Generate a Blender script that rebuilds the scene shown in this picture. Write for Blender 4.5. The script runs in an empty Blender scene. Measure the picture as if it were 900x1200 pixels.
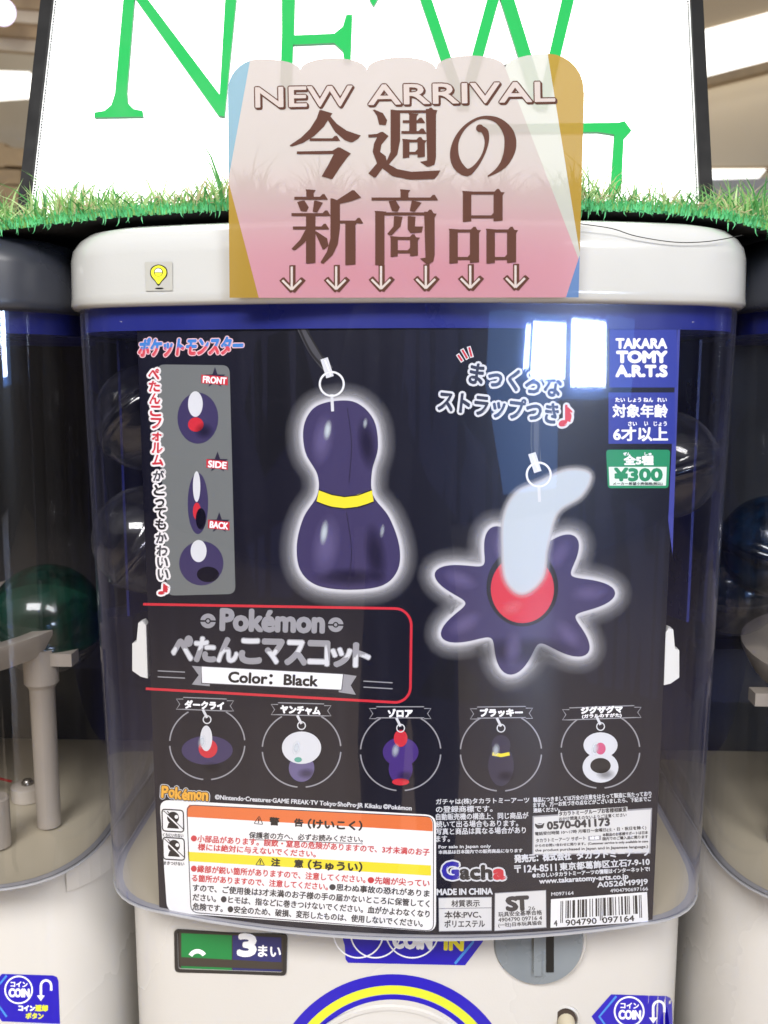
import bpy, bmesh, math, random
from mathutils import Vector, Matrix
from mathutils.geometry import tessellate_polygon
random.seed(7)
SC = bpy.context.scene
COL = SC.collection
# ------------------------------------------------------------------ camera
FPX, PITCH, YAW, DIST, EYE = 1100.0, math.radians(8.16), math.radians(2.4), 0.45, 1.20
FWD = Vector((-math.sin(YAW), math.cos(YAW), 0)); RGT = Vector((math.cos(YAW), math.sin(YAW), 0))
CAM = Vector((0, 0, EYE)) - DIST * (FWD + (26 / FPX) * RGT)
cd = bpy.data.cameras.new('camera'); cam = bpy.data.objects.new('camera', cd); COL.objects.link(cam)
cd.sensor_fit = 'VERTICAL'; cd.sensor_height = 36; cd.sensor_width = 27; cd.lens = 33.0
cd.clip_start = 0.01; cd.clip_end = 100
cam.location = CAM; cam.rotation_euler = (math.pi / 2 - PITCH, 0, YAW)
cd.dof.use_dof = True; cd.dof.focus_distance = 0.46; cd.dof.aperture_fstop = 15
SC.camera = cam
# ------------------------------------------------------------------ light
w = bpy.data.worlds.new('World'); SC.world = w; w.use_nodes = True
w.node_tree.nodes['Background'].inputs[0].default_value = (1.0, 0.99, 0.985, 1)
w.node_tree.nodes['Background'].inputs[1].default_value = 0.45
SC.view_settings.view_transform = 'Standard'; SC.view_settings.look = 'None'
SC.view_settings.exposure = 0.0; SC.view_settings.gamma = 1
def area(name, loc, rot, sx, sy, power, col=(1, .985, .97)):
    l = bpy.data.lights.new(name, 'AREA'); l.shape = 'RECTANGLE'; l.size = sx; l.size_y = sy
    l.energy = power; l.color = col
    o = bpy.data.objects.new(name, l); COL.objects.link(o); o.location = loc; o.rotation_euler = rot
    return o
area('ceiling_lamp', (-0.7, -2.5, 3.15), (math.radians(42), 0, 0), 1.6, 0.8, 128)
area('ceiling_lamp', (1.5, -2.6, 3.15), (math.radians(32), math.radians(18), 0), 1.4, 0.6, 68, (1, .98, .96))
area('ceiling_lamp', (-0.2, 0.9, 3.1), (math.radians(-10), 0, 0), 1.6, 0.8, 30)
# ------------------------------------------------------------------ materials
def lin(c):
    return tuple(((v / 255) / 12.92 if v / 255 <= .04045 else ((v / 255 + .055) / 1.055) ** 2.4) for v in c)
MATS = {}
def M(name, rgb=(128, 128, 128), rough=.5, metal=0, emit=0, coat=0, noise=0, nscale=40, bump=0, bscale=200, spec=.5, srgb=True):
    if name in MATS: return MATS[name]
    m = bpy.data.materials.new(name); m.use_nodes = True; nt = m.node_tree; b = nt.nodes['Principled BSDF']
    c = lin(rgb) if srgb else rgb
    b.inputs['Base Color'].default_value = (*c, 1); b.inputs['Roughness'].default_value = rough
    b.inputs['Metallic'].default_value = metal; b.inputs['Coat Weight'].default_value = coat
    b.inputs['Specular IOR Level'].default_value = spec
    if emit:
        b.inputs['Emission Color'].default_value = (*c, 1); b.inputs['Emission Strength'].default_value = emit
    tc = nt.nodes.new('ShaderNodeTexCoord') if (noise or bump) else None
    if noise:
        n = nt.nodes.new('ShaderNodeTexNoise'); n.inputs['Scale'].default_value = nscale; n.inputs['Detail'].default_value = 5
        nt.links.new(tc.outputs['Object'], n.inputs['Vector'])
        r = nt.nodes.new('ShaderNodeMapRange'); r.inputs[1].default_value = .3; r.inputs[2].default_value = .7
        r.inputs[3].default_value = 1 - noise; r.inputs[4].default_value = 1 + noise
        nt.links.new(n.outputs['Fac'], r.inputs[0])
        mx = nt.nodes.new('ShaderNodeVectorMath'); mx.operation = 'SCALE'; mx.inputs[0].default_value = c
        nt.links.new(r.outputs[0], mx.inputs['Scale']); nt.links.new(mx.outputs[0], b.inputs['Base Color'])
        r2 = nt.nodes.new('ShaderNodeMapRange'); r2.inputs[1].default_value = .3; r2.inputs[2].default_value = .7
        r2.inputs[3].default_value = max(0, rough - .08); r2.inputs[4].default_value = rough + .1
        nt.links.new(n.outputs['Fac'], r2.inputs[0]); nt.links.new(r2.outputs[0], b.inputs['Roughness'])
    if bump:
        n = nt.nodes.new('ShaderNodeTexNoise'); n.inputs['Scale'].default_value = bscale; n.inputs['Detail'].default_value = 3
        nt.links.new(tc.outputs['Object'], n.inputs['Vector'])
        bp = nt.nodes.new('ShaderNodeBump'); bp.inputs['Strength'].default_value = bump; bp.inputs['Distance'].default_value = .0004
        nt.links.new(n.outputs['Fac'], bp.inputs['Height']); nt.links.new(bp.outputs[0], b.inputs['Normal'])
    MATS[name] = m
    return m
def clear_plastic(name, tint_face, tint_edge, haze_col, haze0, haze1, rough=.02, scratches=True):
    """single-wall clear plastic: transmits straight, reflects by Fresnel, body tint deepens along the longer oblique path"""
    m = bpy.data.materials.new(name); m.use_nodes = True; nt = m.node_tree; nt.nodes.clear()
    N = nt.nodes.new; L = nt.links.new
    out = N('ShaderNodeOutputMaterial'); tr = N('ShaderNodeBsdfTransparent'); gl = N('ShaderNodeBsdfGlossy'); df = N('ShaderNodeBsdfDiffuse')
    lw = N('ShaderNodeLayerWeight'); lw.inputs[0].default_value = .5
    p = N('ShaderNodeMath'); p.operation = 'POWER'; p.inputs[1].default_value = 3.6; L(lw.outputs['Facing'], p.inputs[0])
    mc = N('ShaderNodeMix'); mc.data_type = 'RGBA'; L(p.outputs[0], mc.inputs['Factor'])
    mc.inputs['A'].default_value = (*tint_face, 1); mc.inputs['B'].default_value = (*tint_edge, 1); L(mc.outputs['Result'], tr.inputs[0])
    df.inputs[0].default_value = (*haze_col, 1)
    hr = N('ShaderNodeMapRange'); hr.inputs[3].default_value = haze0; hr.inputs[4].default_value = haze1; L(p.outputs[0], hr.inputs[0])
    tc = N('ShaderNodeTexCoord'); mp = N('ShaderNodeMapping'); mp.inputs['Scale'].default_value = (130, 130, 4); L(tc.outputs['Object'], mp.inputs[0])
    ns = N('ShaderNodeTexNoise'); ns.inputs['Scale'].default_value = 1; ns.inputs['Detail'].default_value = 4; L(mp.outputs[0], ns.inputs['Vector'])
    sr = N('ShaderNodeMapRange'); sr.inputs[1].default_value = .42; sr.inputs[2].default_value = .8; sr.inputs[3].default_value = .45; sr.inputs[4].default_value = 2.6; L(ns.outputs['Fac'], sr.inputs[0])
    hm = N('ShaderNodeMath'); hm.operation = 'MULTIPLY'; L(hr.outputs[0], hm.inputs[0]); L(sr.outputs[0], hm.inputs[1])
    hfac = hm.outputs[0]
    m1 = N('ShaderNodeMixShader'); L(hfac, m1.inputs[0]); L(tr.outputs[0], m1.inputs[1]); L(df.outputs[0], m1.inputs[2])
    f5 = N('ShaderNodeMath'); f5.operation = 'POWER'; f5.inputs[1].default_value = 5; L(lw.outputs['Facing'], f5.inputs[0])
    fr = N('ShaderNodeMapRange'); fr.inputs[3].default_value = .065; fr.inputs[4].default_value = 1.0; L(f5.outputs[0], fr.inputs[0])
    gl.inputs['Roughness'].default_value = rough
    bn = N('ShaderNodeTexNoise'); bn.inputs['Scale'].default_value = 14; bn.inputs['Detail'].default_value = 1; L(tc.outputs['Object'], bn.inputs['Vector'])
    bp = N('ShaderNodeBump'); bp.inputs['Strength'].default_value = .25; bp.inputs['Distance'].default_value = .0012; L(bn.outputs['Fac'], bp.inputs['Height']); L(bp.outputs[0], gl.inputs['Normal'])
    g2 = N('ShaderNodeBsdfGlossy'); g2.inputs['Roughness'].default_value = .28; mg = N('ShaderNodeMixShader'); mg.inputs[0].default_value = .2; L(gl.outputs[0], mg.inputs[1]); L(g2.outputs[0], mg.inputs[2])
    m2 = N('ShaderNodeMixShader'); L(fr.outputs[0], m2.inputs[0]); L(m1.outputs[0], m2.inputs[1]); L(mg.outputs[0], m2.inputs[2])
    L(m2.outputs[0], out.inputs[0]); MATS[name] = m
    return m
# ------------------------------------------------------------------ object helpers
def empty(name, loc, label=None, cat=None, group=None, kind=None):
    o = bpy.data.objects.new(name, None); COL.objects.link(o); o.location = loc; o.empty_display_size = .02
    tag(o, label, cat, group, kind); return o
def tag(o, label=None, cat=None, group=None, kind=None):
    if label: o['label'] = label
    if cat: o['category'] = cat
    if group: o['group'] = group
    if kind: o['kind'] = kind
    return o
class G:
    def __init__(s): s.v = []; s.f = []; s.mi = []; s.mats = []; s.fade = None
    def m(s, mat):
        if mat not in s.mats: s.mats.append(mat)
        return s.mats.index(mat)
    def add(s, verts, faces, mat):
        b = len(s.v); k = s.m(mat); s.v += [tuple(p) for p in verts]
        for f in faces: s.f.append([b + i for i in f]); s.mi.append(k)
    def box(s, x0, x1, y0, y1, z0, z1, mat):
        v = [(x, y, z) for x in (x0, x1) for y in (y0, y1) for z in (z0, z1)]
        s.add(v, [(0, 1, 3, 2), (4, 6, 7, 5), (0, 4, 5, 1), (2, 3, 7, 6), (0, 2, 6, 4), (1, 5, 7, 3)], mat)
    def hexa(s, q0, q1, mat):
        s.add(list(q0) + list(q1), [(3, 2, 1, 0), (4, 5, 6, 7)] + [(i, (i + 1) % 4, 4 + (i + 1) % 4, 4 + i) for i in range(4)], mat)
    def tube(s, pts, r, mat, n=10, caps=True):
        pts = [Vector(p) for p in pts]; rs = r if isinstance(r, (list, tuple)) else [r] * len(pts); b = []
        up = Vector((0.13, 0.2, 1)).normalized()
        for i, p in enumerate(pts):
            t = (pts[min(i + 1, len(pts) - 1)] - pts[max(i - 1, 0)]).normalized()
            a = t.cross(up)
            if a.length < .15: a = t.cross(Vector((1, 0, 0)))
            a.normalize(); c = t.cross(a)
            b += [p + rs[i] * (math.cos(k * 2 * math.pi / n) * a + math.sin(k * 2 * math.pi / n) * c) for k in range(n)]
        f = [(i * n + k, i * n + (k + 1) % n, (i + 1) * n + (k + 1) % n, (i + 1) * n + k) for i in range(len(pts) - 1) for k in range(n)]
        if caps: f += [tuple(range(n))[::-1], tuple(range((len(pts) - 1) * n, len(pts) * n))]
        s.add(b, f, mat)
    def lathe(s, prof, cen, mat, n=40, axis='z'):
        v = []
        for r, h in prof:
            for k in range(n):
                a = 2 * math.pi * k / n
                if axis == 'z': v.append((cen[0] + r * math.cos(a), cen[1] + r * math.sin(a), cen[2] + h))
                else: v.append((cen[0] + r * math.cos(a), cen[1] - h, cen[2] + r * math.sin(a)))
        f = [(i * n + k, i * n + (k + 1) % n, (i + 1) * n + (k + 1) % n, (i + 1) * n + k) for i in range(len(prof) - 1) for k in range(n)]
        f.append(tuple(range(n))[::-1]); f.append(tuple(range((len(prof) - 1) * n, len(prof) * n)))
        s.add(v, f, mat)
    def build(s, name, parent=None, smooth=False, kind=None, label=None, auto=None, cat=None):
        me = bpy.data.meshes.new(name); me.from_pydata(s.v, [], s.f)
        for m_ in s.mats: me.materials.append(m_)
        me.polygons.foreach_set('material_index', s.mi)
        if s.fade is not None:
            at = me.attributes.new('fade', 'FLOAT', 'POINT'); at.data.foreach_set('value', s.fade)
        o = bpy.data.objects.new(name, me); COL.objects.link(o)
        if parent:
            o.parent = parent; o.matrix_parent_inverse = parent_inv(parent)
        if smooth or auto:
            me.polygons.foreach_set('use_smooth', [True] * len(me.polygons))
            if auto:
                try: me.set_sharp_from_angle(angle=math.radians(auto))
                except Exception: pass
        tag(o, label, cat, None, kind)
        return o
def parent_inv(p):
    return Matrix.Translation(p.location).inverted() if p.type == 'EMPTY' else Matrix.Identity(4)
# ------------------------------------------------------------------ sight line of a photo pixel, met with real surfaces
CP, SP = math.cos(PITCH), math.sin(PITCH)
def ray(px, py):
    u = (px - 450) / FPX; v = (600 - py) / FPX
    return u * RGT + (CP + v * SP) * FWD + Vector((0, 0, -SP + v * CP))
def onY(px, py, Y):
    d = ray(px, py); t = (Y - CAM.y) / d.y
    return CAM + t * d
def onZ(px, py, Z):
    d = ray(px, py); return CAM + (Z - CAM.z) / d.z * d
def hz(py, Y, px=476): return onY(px, py, Y).z
# profile of the machines (half of the plan outline, front at y = 0)
RF, X0 = 0.46, 0.133
def half_profile(half, y0=0.0, ycorner=.088, back=.20, n=9):
    k = half / .168; x0 = X0 * k
    pts = [(x0 * i / 8, y0 + (x0 * i / 8) ** 2 / (2 * RF)) for i in range(9)]
    p0 = pts[-1]; sl = x0 / RF; p1 = (half, p0[1] + (half - x0) * sl); p2 = (half, y0 + ycorner)
    for i in range(1, n + 1):
        t = i / n
        pts.append(tuple((1 - t) ** 2 * a + 2 * t * (1 - t) * b + t * t * c for a, b, c in zip(p0, p1, p2)))
    pts.append((half, back))
    return pts
def full_profile(half, y0=0.0, cx=0.0, back=.20, dy=0.0, inset=0, **k):
    h = half_profile(half - inset, y0 + inset, back=back, **k)
    return [(cx - x, y + dy) for x, y in reversed(h[1:])] + [(cx + x, y + dy) for x, y in h]
def prof_mapper(prof, kx=None):
    segs = list(zip(prof[:-1], prof[1:]))
    def f(px, py, off=0.0):
        d = ray(px, py); best = None
        for (ax, ay), (bx, by) in segs:
            ex, ey = bx - ax, by - ay
            den = d.x * ey - d.y * ex
            if abs(den) < 1e-12: continue
            t = ((ax - CAM.x) * ey - (ay - CAM.y) * ex) / den
            s = ((ax - CAM.x) * d.y - (ay - CAM.y) * d.x) / den
            if t > 0 and -1e-6 <= s <= 1 + 1e-6 and (best is None or t < best[0]): best = (t, ex, ey)
        if best is None:
            return onY(px, py, .06)
        t, ex, ey = best; n = Vector((ey, -ex, 0)).normalized()
        if n.dot(d) > 0: n = -n
        return CAM + t * d + n * off
    return f
def plane_mapper(Y):
    return lambda px, py, off=0.0: onY(px, py, Y) + Vector((0, -off, 0))
# ------------------------------------------------------------------ canvas: flat print laid on a surface
LAY = 1.0e-4
_tc = {}
def text_mesh(s, shear=0.0, space=1.0):
    k = (s, shear, space)
    if k in _tc: return _tc[k]
    c = bpy.data.curves.new('t', 'FONT'); c.body = s; c.resolution_u = 3; c.space_character = space; c.shear = shear
    ob = bpy.data.objects.new('t', c); COL.objects.link(ob); bpy.context.view_layer.update()
    me = bpy.data.meshes.new_from_object(ob.evaluated_get(bpy.context.evaluated_depsgraph_get()))
    V = [(v.co.x, v.co.y) for v in me.vertices]; F = [tuple(p.vertices) for p in me.polygons]
    bpy.data.objects.remove(ob); bpy.data.curves.remove(c); bpy.data.meshes.remove(me)
    _tc[k] = (V, F); return _tc[k]
class Canvas:
    def __init__(s, mapper, step=14.0, g=None): s.map = mapper; s.step = step; s.g = g or G(); s.k = 0
    def raw(s, pts, faces, mat, layer, micro=0):
        if not pts: return
        s.k = (s.k + 1) % 12
        off = layer * LAY + micro * 2.4e-6 + s.k * 1.5e-7
        xs = [p[0] for p in pts]; wd = max(xs) - min(xs)
        big = any(max(pts[i][0] for i in f) - min(pts[i][0] for i in f) > s.step for f in faces)
        if big:
            bm = bmesh.new(); vs = [bm.verts.new((x, y, 0)) for x, y in pts]
            for f in faces:
                try: bm.faces.new([vs[i] for i in f])
                except ValueError: pass
            x = min(xs) + s.step
            while x < max(xs):
                bmesh.ops.bisect_plane(bm, geom=bm.verts[:] + bm.edges[:] + bm.faces[:], plane_co=(x, 0, 0), plane_no=(1, 0, 0))
                x += s.step
            bm.verts.index_update(); pts = [(v.co.x, v.co.y) for v in bm.verts]; faces = [[v.index for v in f.verts] for f in bm.faces]
            bm.free()
        s.g.add([s.map(x, y, off) for x, y in pts], faces, mat)
    def poly(s, pts, mat, layer, micro=0):
        tr = tessellate_polygon([[Vector((x, y, 0)) for x, y in pts]])
        s.raw(pts, [tuple(t) for t in tr], mat, layer, micro)
    def quad(s, a, b, c, d, mat, layer): s.raw([a, b, c, d], [(0, 1, 2, 3)], mat, layer)
    def rect(s, x0, y0, x1, y1, mat, layer): s.quad((x0, y0), (x1, y0), (x1, y1), (x0, y1), mat, layer)
    def rpts(s, TL, TR, BR, BL, r, n=5):
        P = [Vector(p) for p in (TL, TR, BR, BL)]; out = []
        for i in range(4):
            p, a, b = P[i], P[i - 1], P[(i + 1) % 4]
            u = p + (a - p).normalized() * r; v = p + (b - p).normalized() * r
            for k in range(n + 1):
                t = k / n; q = (1 - t) ** 2 * u + 2 * t * (1 - t) * p + t * t * v; out.append((q.x, q.y))
        return out
    def rquad(s, TL, TR, BR, BL, r, mat, layer): s.poly(s.rpts(TL, TR, BR, BL, r), mat, layer)
    def stroke(s, pts, w, mat, layer, closed=False, micro=0):
        """ribbon along a polyline; w number or list"""
        n = len(pts); P = [Vector(p) for p in pts]; L = []; R = []
        for i in range(n):
            a = P[(i - 1) % n] if (closed or i) else P[i]; b = P[(i + 1) % n] if (closed or i < n - 1) else P[i]
            t = (b - a)
            if t.length < 1e-9: t = Vector((1, 0))
            t.normalize(); q = Vector((-t.y, t.x)); ww = (w[i] if isinstance(w, (list, tuple)) else w) / 2
            L.append(P[i] + q * ww); R.append(P[i] - q * ww)
        m = n if closed else n - 1
        pts2 = [(p.x, p.y) for p in L + R]
        s.raw(pts2, [(i, (i + 1) % n, n + (i + 1) % n, n + i) for i in range(m)], mat, layer, micro)
    def disc(s, cx, cy, r, mat, layer, ry=None, n=28):
        s.raw([(cx + r * math.cos(2 * math.pi * k / n), cy + (ry or r) * math.sin(2 * math.pi * k / n)) for k in range(n)], [tuple(range(n))], mat, layer)
    def ring(s, cx, cy, r, w, mat, layer, ry=None, a0=0, a1=360, n=48):
        full = (a1 - a0) >= 360
        P = [(cx + r * math.cos(math.radians(a0 + (a1 - a0) * k / n)), cy + (ry or r) * math.sin(math.radians(a0 + (a1 - a0) * k / n))) for k in range(n + (0 if full else 1))]
        s.stroke(P, w, mat, layer, closed=full)
    def text(s, t, x0, y0, x1, y1, h, mat, layer, bold=0, shear=0, halo=None, n=None, space=1.0, split=None, em=False):
        """t fitted between the bottom-left (x0,y0) and bottom-right (x1,y1) photo points, h pixels tall.
        halo = [(radius, material), ...] outermost first; split = (fraction, upper material)"""
        V, F = text_mesh(t, shear, space)
        if not V: return
        ax, bx = min(v[0] for v in V), max(v[0] for v in V); ay, by = min(v[1] for v in V), max(v[1] for v in V)
        if em: ay, by = -.12, .88
        d = Vector((x1 - x0, y1 - y0)); L = d.length; d.normalize(); up = Vector((d.y, -d.x))
        sx = L / (bx - ax); sy = h / max(by - ay, 1e-6)
        base = [Vector((x0, y0)) + d * ((vx - ax) * sx) + up * ((vy - ay) * sy) for vx, vy in V]
        def stamp(r, m, lay, nn):
            offs = [(0, 0)]
            if r > 0:
                offs += [(r * math.cos(2 * math.pi * k / nn), r * math.sin(2 * math.pi * k / nn)) for k in range(nn)]
                if r > 1.6: offs += [(r * .5 * math.cos(2 * math.pi * (k + .5) / 6), r * .5 * math.sin(2 * math.pi * (k + .5) / 6)) for k in range(6)]
            for i, (ox, oy) in enumerate(offs):
                if split and m is mat:
                    fr, um = split; cut = ay + (by - ay) * fr
                    upf = [f for f in F if sum(V[q][1] for q in f) / len(f) > cut]; lof = [f for f in F if sum(V[q][1] for q in f) / len(f) <= cut]
                    P = [(p.x + ox, p.y + oy) for p in base]
                    s.raw(P, upf, um, lay, i); s.raw(P, lof, m, lay, i)
                else: s.raw([(p.x + ox, p.y + oy) for p in base], F, m, lay, i)
        lay = layer
        for r, m in (halo or []):
            stamp(r, m, lay, 12); lay += .35
        stamp(bold, mat, lay, n or (8 if bold > .9 else 6))
    def build(s, name, parent, **k): return s.g.build(name, parent, **k)
def arc(cx, cy, rx, ry, a0, a1, n=10):
    return [(cx + rx * math.cos(math.radians(a0 + (a1 - a0) * i / n)), cy + ry * math.sin(math.radians(a0 + (a1 - a0) * i / n))) for i in range(n + 1)]
def spline(P, n=8, closed=False):
    out = []; N = len(P); dim = len(P[0])
    for i in range(N if closed else N - 1):
        p = [P[(i + j) % N] if closed else P[min(max(i + j, 0), N - 1)] for j in (-1, 0, 1, 2)]
        for k in range(n):
            t = k / n
            out.append(tuple(.5 * (2 * p[1][c] + (p[2][c] - p[0][c]) * t + (2 * p[0][c] - 5 * p[1][c] + 4 * p[2][c] - p[3][c]) * t * t + (3 * p[1][c] - p[0][c] - 3 * p[2][c] + p[3][c]) * t ** 3) for c in range(dim)))
    if not closed: out.append(P[-1])
    return out
# ------------------------------------------------------------------ shared materials
WHITE_PL = M('white_plastic', (204, 200, 194), .28, noise=.035, nscale=5, bump=.15, bscale=900, coat=.3)
LID_PL = M('lid_plastic', (188, 188, 185), .17, noise=.03, nscale=12, coat=.5, bump=.1, bscale=700)
CREAM = M('cream_plastic', (196, 186, 162), .4, noise=.03, nscale=14)
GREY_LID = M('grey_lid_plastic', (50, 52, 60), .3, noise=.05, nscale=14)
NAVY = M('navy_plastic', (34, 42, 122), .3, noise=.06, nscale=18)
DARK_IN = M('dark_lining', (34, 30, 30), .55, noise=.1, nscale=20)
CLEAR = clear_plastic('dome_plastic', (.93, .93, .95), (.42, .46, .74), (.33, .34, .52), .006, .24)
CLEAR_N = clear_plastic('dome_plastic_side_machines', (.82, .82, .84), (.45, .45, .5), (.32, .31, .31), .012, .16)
RIMP = M('dome_rim_plastic', (168, 168, 172), .18, coat=.5)
GREEN_CAP = clear_plastic('green_capsule_plastic', (.03, .22, .13), (.01, .09, .06), (.004, .06, .04), .25, .5, .1)
BLUE_CAP = clear_plastic('blue_capsule_plastic', (.04, .16, .34), (.02, .07, .2), (.006, .03, .08), .3, .5, .1)
CLEAR_CAP = clear_plastic('clear_capsule_plastic', (.80, .80, .86), (.55, .55, .66), (.5, .5, .6), .008, .12, .06)
INK = {}
def ink(n, rgb, rough=.4): return M('ink_' + n, rgb, rough)
K_W = ink('white', (250, 250, 252)); K_K = ink('black', (22, 20, 24)); K_R = ink('red', (205, 42, 58)); K_G = ink('grey', (152, 152, 158))
K_LG = ink('light_grey', (216, 218, 222)); K_B = ink('blue', (38, 52, 150)); K_GR = ink('green', (22, 138, 92)); K_Y = ink('yellow', (238, 222, 48))
K_O = ink('orange', (228, 118, 62)); K_DG = ink('dark_grey', (70, 70, 76)); K_PB = ink('panel_grey', (112, 116, 116)); K_DB = ink('dark_blue', (30, 22, 160))
K_BR = ink('brown', (118, 82, 70)); K_MY = ink('gold', (238, 176, 62)); K_CY = ink('sky_blue', (70, 140, 220)); K_LY = ink('lemon', (226, 226, 60))
K_LB = ink('logo_blue', (62, 130, 208)); K_LR = ink('logo_red', (216, 74, 86)); K_PU = ink('plum', (58, 50, 92)); K_PUL = ink('light_plum', (104, 96, 138)); K_PUD = ink('deep_plum', (36, 30, 58))

Z_DT = hz(352, -.004)      # dome top
Z_DB = hz(1100, -.0032)     # dome bottom
Z_LT = hz(262, .012) + .002
Z_BOT = EYE - .52
PITCHX = .358
# ------------------------------------------------------------------ machine
def extrude_profile(g, prof, z0, z1, mat, nz=1, closed=True, fx=None, cap0=False, cap1=False, cx=0):
    n = len(prof); v = []
    for j in range(nz + 1):
        z = z0 + (z1 - z0) * j / nz; k = fx(z) if fx else 1
        v += [(cx + (x - cx) * k, y, z) for x, y in prof]
    f = [(j * n + i, j * n + i + 1, (j + 1) * n + i + 1, (j + 1) * n + i) for j in range(nz) for i in range(n - 1)]
    if closed: f += [(j * n + n - 1, j * n, (j + 1) * n, (j + 1) * n + n - 1) for j in range(nz)]
    if cap0: f.append(tuple(range(n))[::-1])
    if cap1: f.append(tuple(range(nz * n, (nz + 1) * n)))
    g.add(v, f, mat)
def stacked(g, rings, mat, cap0=True, cap1=True):
    n = len(rings[0]); v = [p for r in rings for p in r]
    f = [(j * n + i, j * n + (i + 1) % n, (j + 1) * n + (i + 1) % n, (j + 1) * n + i) for j in range(len(rings) - 1) for i in range(n)]
    if cap0: f.append(tuple(range(n))[::-1])
    if cap1: f.append(tuple(range((len(rings) - 1) * n, len(rings) * n)))
    g.add(v, f, mat)
def taper(z): return 0.972 + .030 * (z - Z_DB) / (Z_DT - Z_DB)
def machine(cx, dy, central, label):
    root = empty('capsule_toy_machine', (cx, dy + .1, Z_BOT), label, 'vending machine', 'capsule toy machines side by side')
    P = lambda half, y0, inset=0, back=.26: full_profile(half, y0, cx - .0025, back, dy, inset)
    # lid: rounded shoulder
    g = G(); rings = []
    zb = Z_DT - .001; zt = Z_LT
    for ins, z in [(.004, zb), (.0012, zb + .0005), (0, zb + .0022), (.0004, zb + .006), (.0008, zt - .0155), (.0018, zt - .0105), (.0045, zt - .0060), (.0085, zt - .0026), (.0150, zt - .0007), (.03, zt)]:
        rings.append([(x, y, z) for x, y in P(.1795, -.0085, ins)])
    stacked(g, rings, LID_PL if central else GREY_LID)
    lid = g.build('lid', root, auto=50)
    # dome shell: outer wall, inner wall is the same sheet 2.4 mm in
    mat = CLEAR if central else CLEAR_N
    g = G(); rings = []
    for ins, z in [(.0030, Z_DB - .0002), (.0010, Z_DB - .0001), (.0003, Z_DB + .0003), (0, Z_DB + .001)] + [(0, Z_DB + .001 + (Z_DT - Z_DB - .001) * i / 10) for i in range(1, 11)]:
        k = taper(z); rings.append([(cx + (x - cx) * k, y, z) for x, y in P(.1765, -.0032, ins, .24)])
    stacked(g, rings, mat, False, False)
    g.build('dome_shell', root, auto=60)
    # bottom rim of the dome
    g = G()
    pr = P(.1765, -.0032, -.0002, .24); k = taper(Z_DB)
    o0 = [(cx + (x - cx) * k, y) for x, y in pr]; o1 = [(cx + (x - cx) * k, y) for x, y in P(.1765, -.0032, .0032, .24)]
    rg = [[(x, y, Z_DB - .0014) for x, y in o1], [(x, y, Z_DB - .0012) for x, y in o0], [(x, y, Z_DB - .0004) for x, y in o0], [(x, y, Z_DB + .0001) for x, y in o1]]
    stacked(g, rg, RIMP, True, True)
    g.build('dome_rim', root, auto=60)
    # top band inside the shell
    g = G(); extrude_profile(g, P(.1765, -.0032, .0022, .24), Z_DT - .0125, Z_DT - .0005, NAVY, closed=True, fx=taper, cap0=True, cx=cx)
    g.build('top_band', root, auto=60)
    # hanger clips
    for s in (-1, 1):
        px = 476 + s * 338
        g = G()
        a = prof_mapper(P(.1765, -.0032, .004, .24))
        if central:
            q = [a(px - 24, 373, -.001), a(px + 24, 373, -.001), a(px + 24, 383, -.001), a(px - 24, 383, -.001)]
            qb = [v + Vector((0, .005, 0)) for v in q]
            g.hexa(q, qb, CLEAR_CAP); g.tube([a(px - 6, 378, 0), a(px + 8, 378, 0)], .002, RIMP, 8)
            g.build('hanger_clip', root, auto=40)
    # floor tray inside
    g = G(); k = taper(Z_DB)
    prt = [(cx + (x - cx) * k, y) for x, y in P(.1765, -.0032, .0045, .235)]
    g.add([(x, y, Z_DB + .0004) for x, y in prt], [tuple(range(len(prt)))], CREAM)
    g.build('floor_tray', root)
    # rear housing
    g = G()
    hw = .1775
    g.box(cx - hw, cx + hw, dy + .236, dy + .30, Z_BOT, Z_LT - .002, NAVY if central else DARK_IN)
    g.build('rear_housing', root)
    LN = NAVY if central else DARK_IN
    for s in (-1, 1):      # opaque wings of the rear cover that run forward along both sides
        g = G(); xw = cx - .0025 + s * .1705; zl = hz(735, .16)
        g.hexa([(xw, dy + .105, zl + .02), (xw, dy + .233, zl), (xw, dy + .233, Z_DT - .014), (xw, dy + .105, Z_DT - .014)], [(xw - s * .0015, dy + .105, zl + .02), (xw - s * .0015, dy + .233, zl), (xw - s * .0015, dy + .233, Z_DT - .014), (xw - s * .0015, dy + .105, Z_DT - .014)], LN)
        g.build('rear_cover_wing', root)
    # body
    g = G(); rings = []
    zt = Z_DB - .0018
    for ins, z in [(.004, zt), (.0005, zt - .0012), (0, zt - .004), (0, Z_BOT)]:
        rings.append([(x, y, z) for x, y in P(.172, .034, ins, .19)])
    stacked(g, rings, WHITE_PL)
    g.build('body', root, auto=40)
    # rear half of the body behind a seam
    g = G(); g.box(cx - .1725, cx + .1725, dy + .192, dy + .30, Z_BOT, zt, WHITE_PL); g.build('rear_body', root)
    # corner tabs under the dome
    for s in (-1, 1):
        g = G(); pts = []
        prb = half_profile(.172, .034); prb = [p for p in prb if p[0] > .146 and p[1] < .11]
        A = [(cx + s * (x - .0005), y + dy - .0022) for x, y in prb]; B = [(cx + s * x, y + dy + .006) for x, y in prb]
        z1, z0 = zt + .0005, zt - .024
        n = len(A); v = [(x, y, z0) for x, y in A] + [(x, y, z1) for x, y in A] + [(x, y, z0) for x, y in B] + [(x, y, z1) for x, y in B]
        f = [(i, i + 1, n + i + 1, n + i) for i in range(n - 1)] + [(2 * n + i, 3 * n + i, 3 * n + i + 1, 2 * n + i + 1) for i in range(n - 1)]
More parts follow.
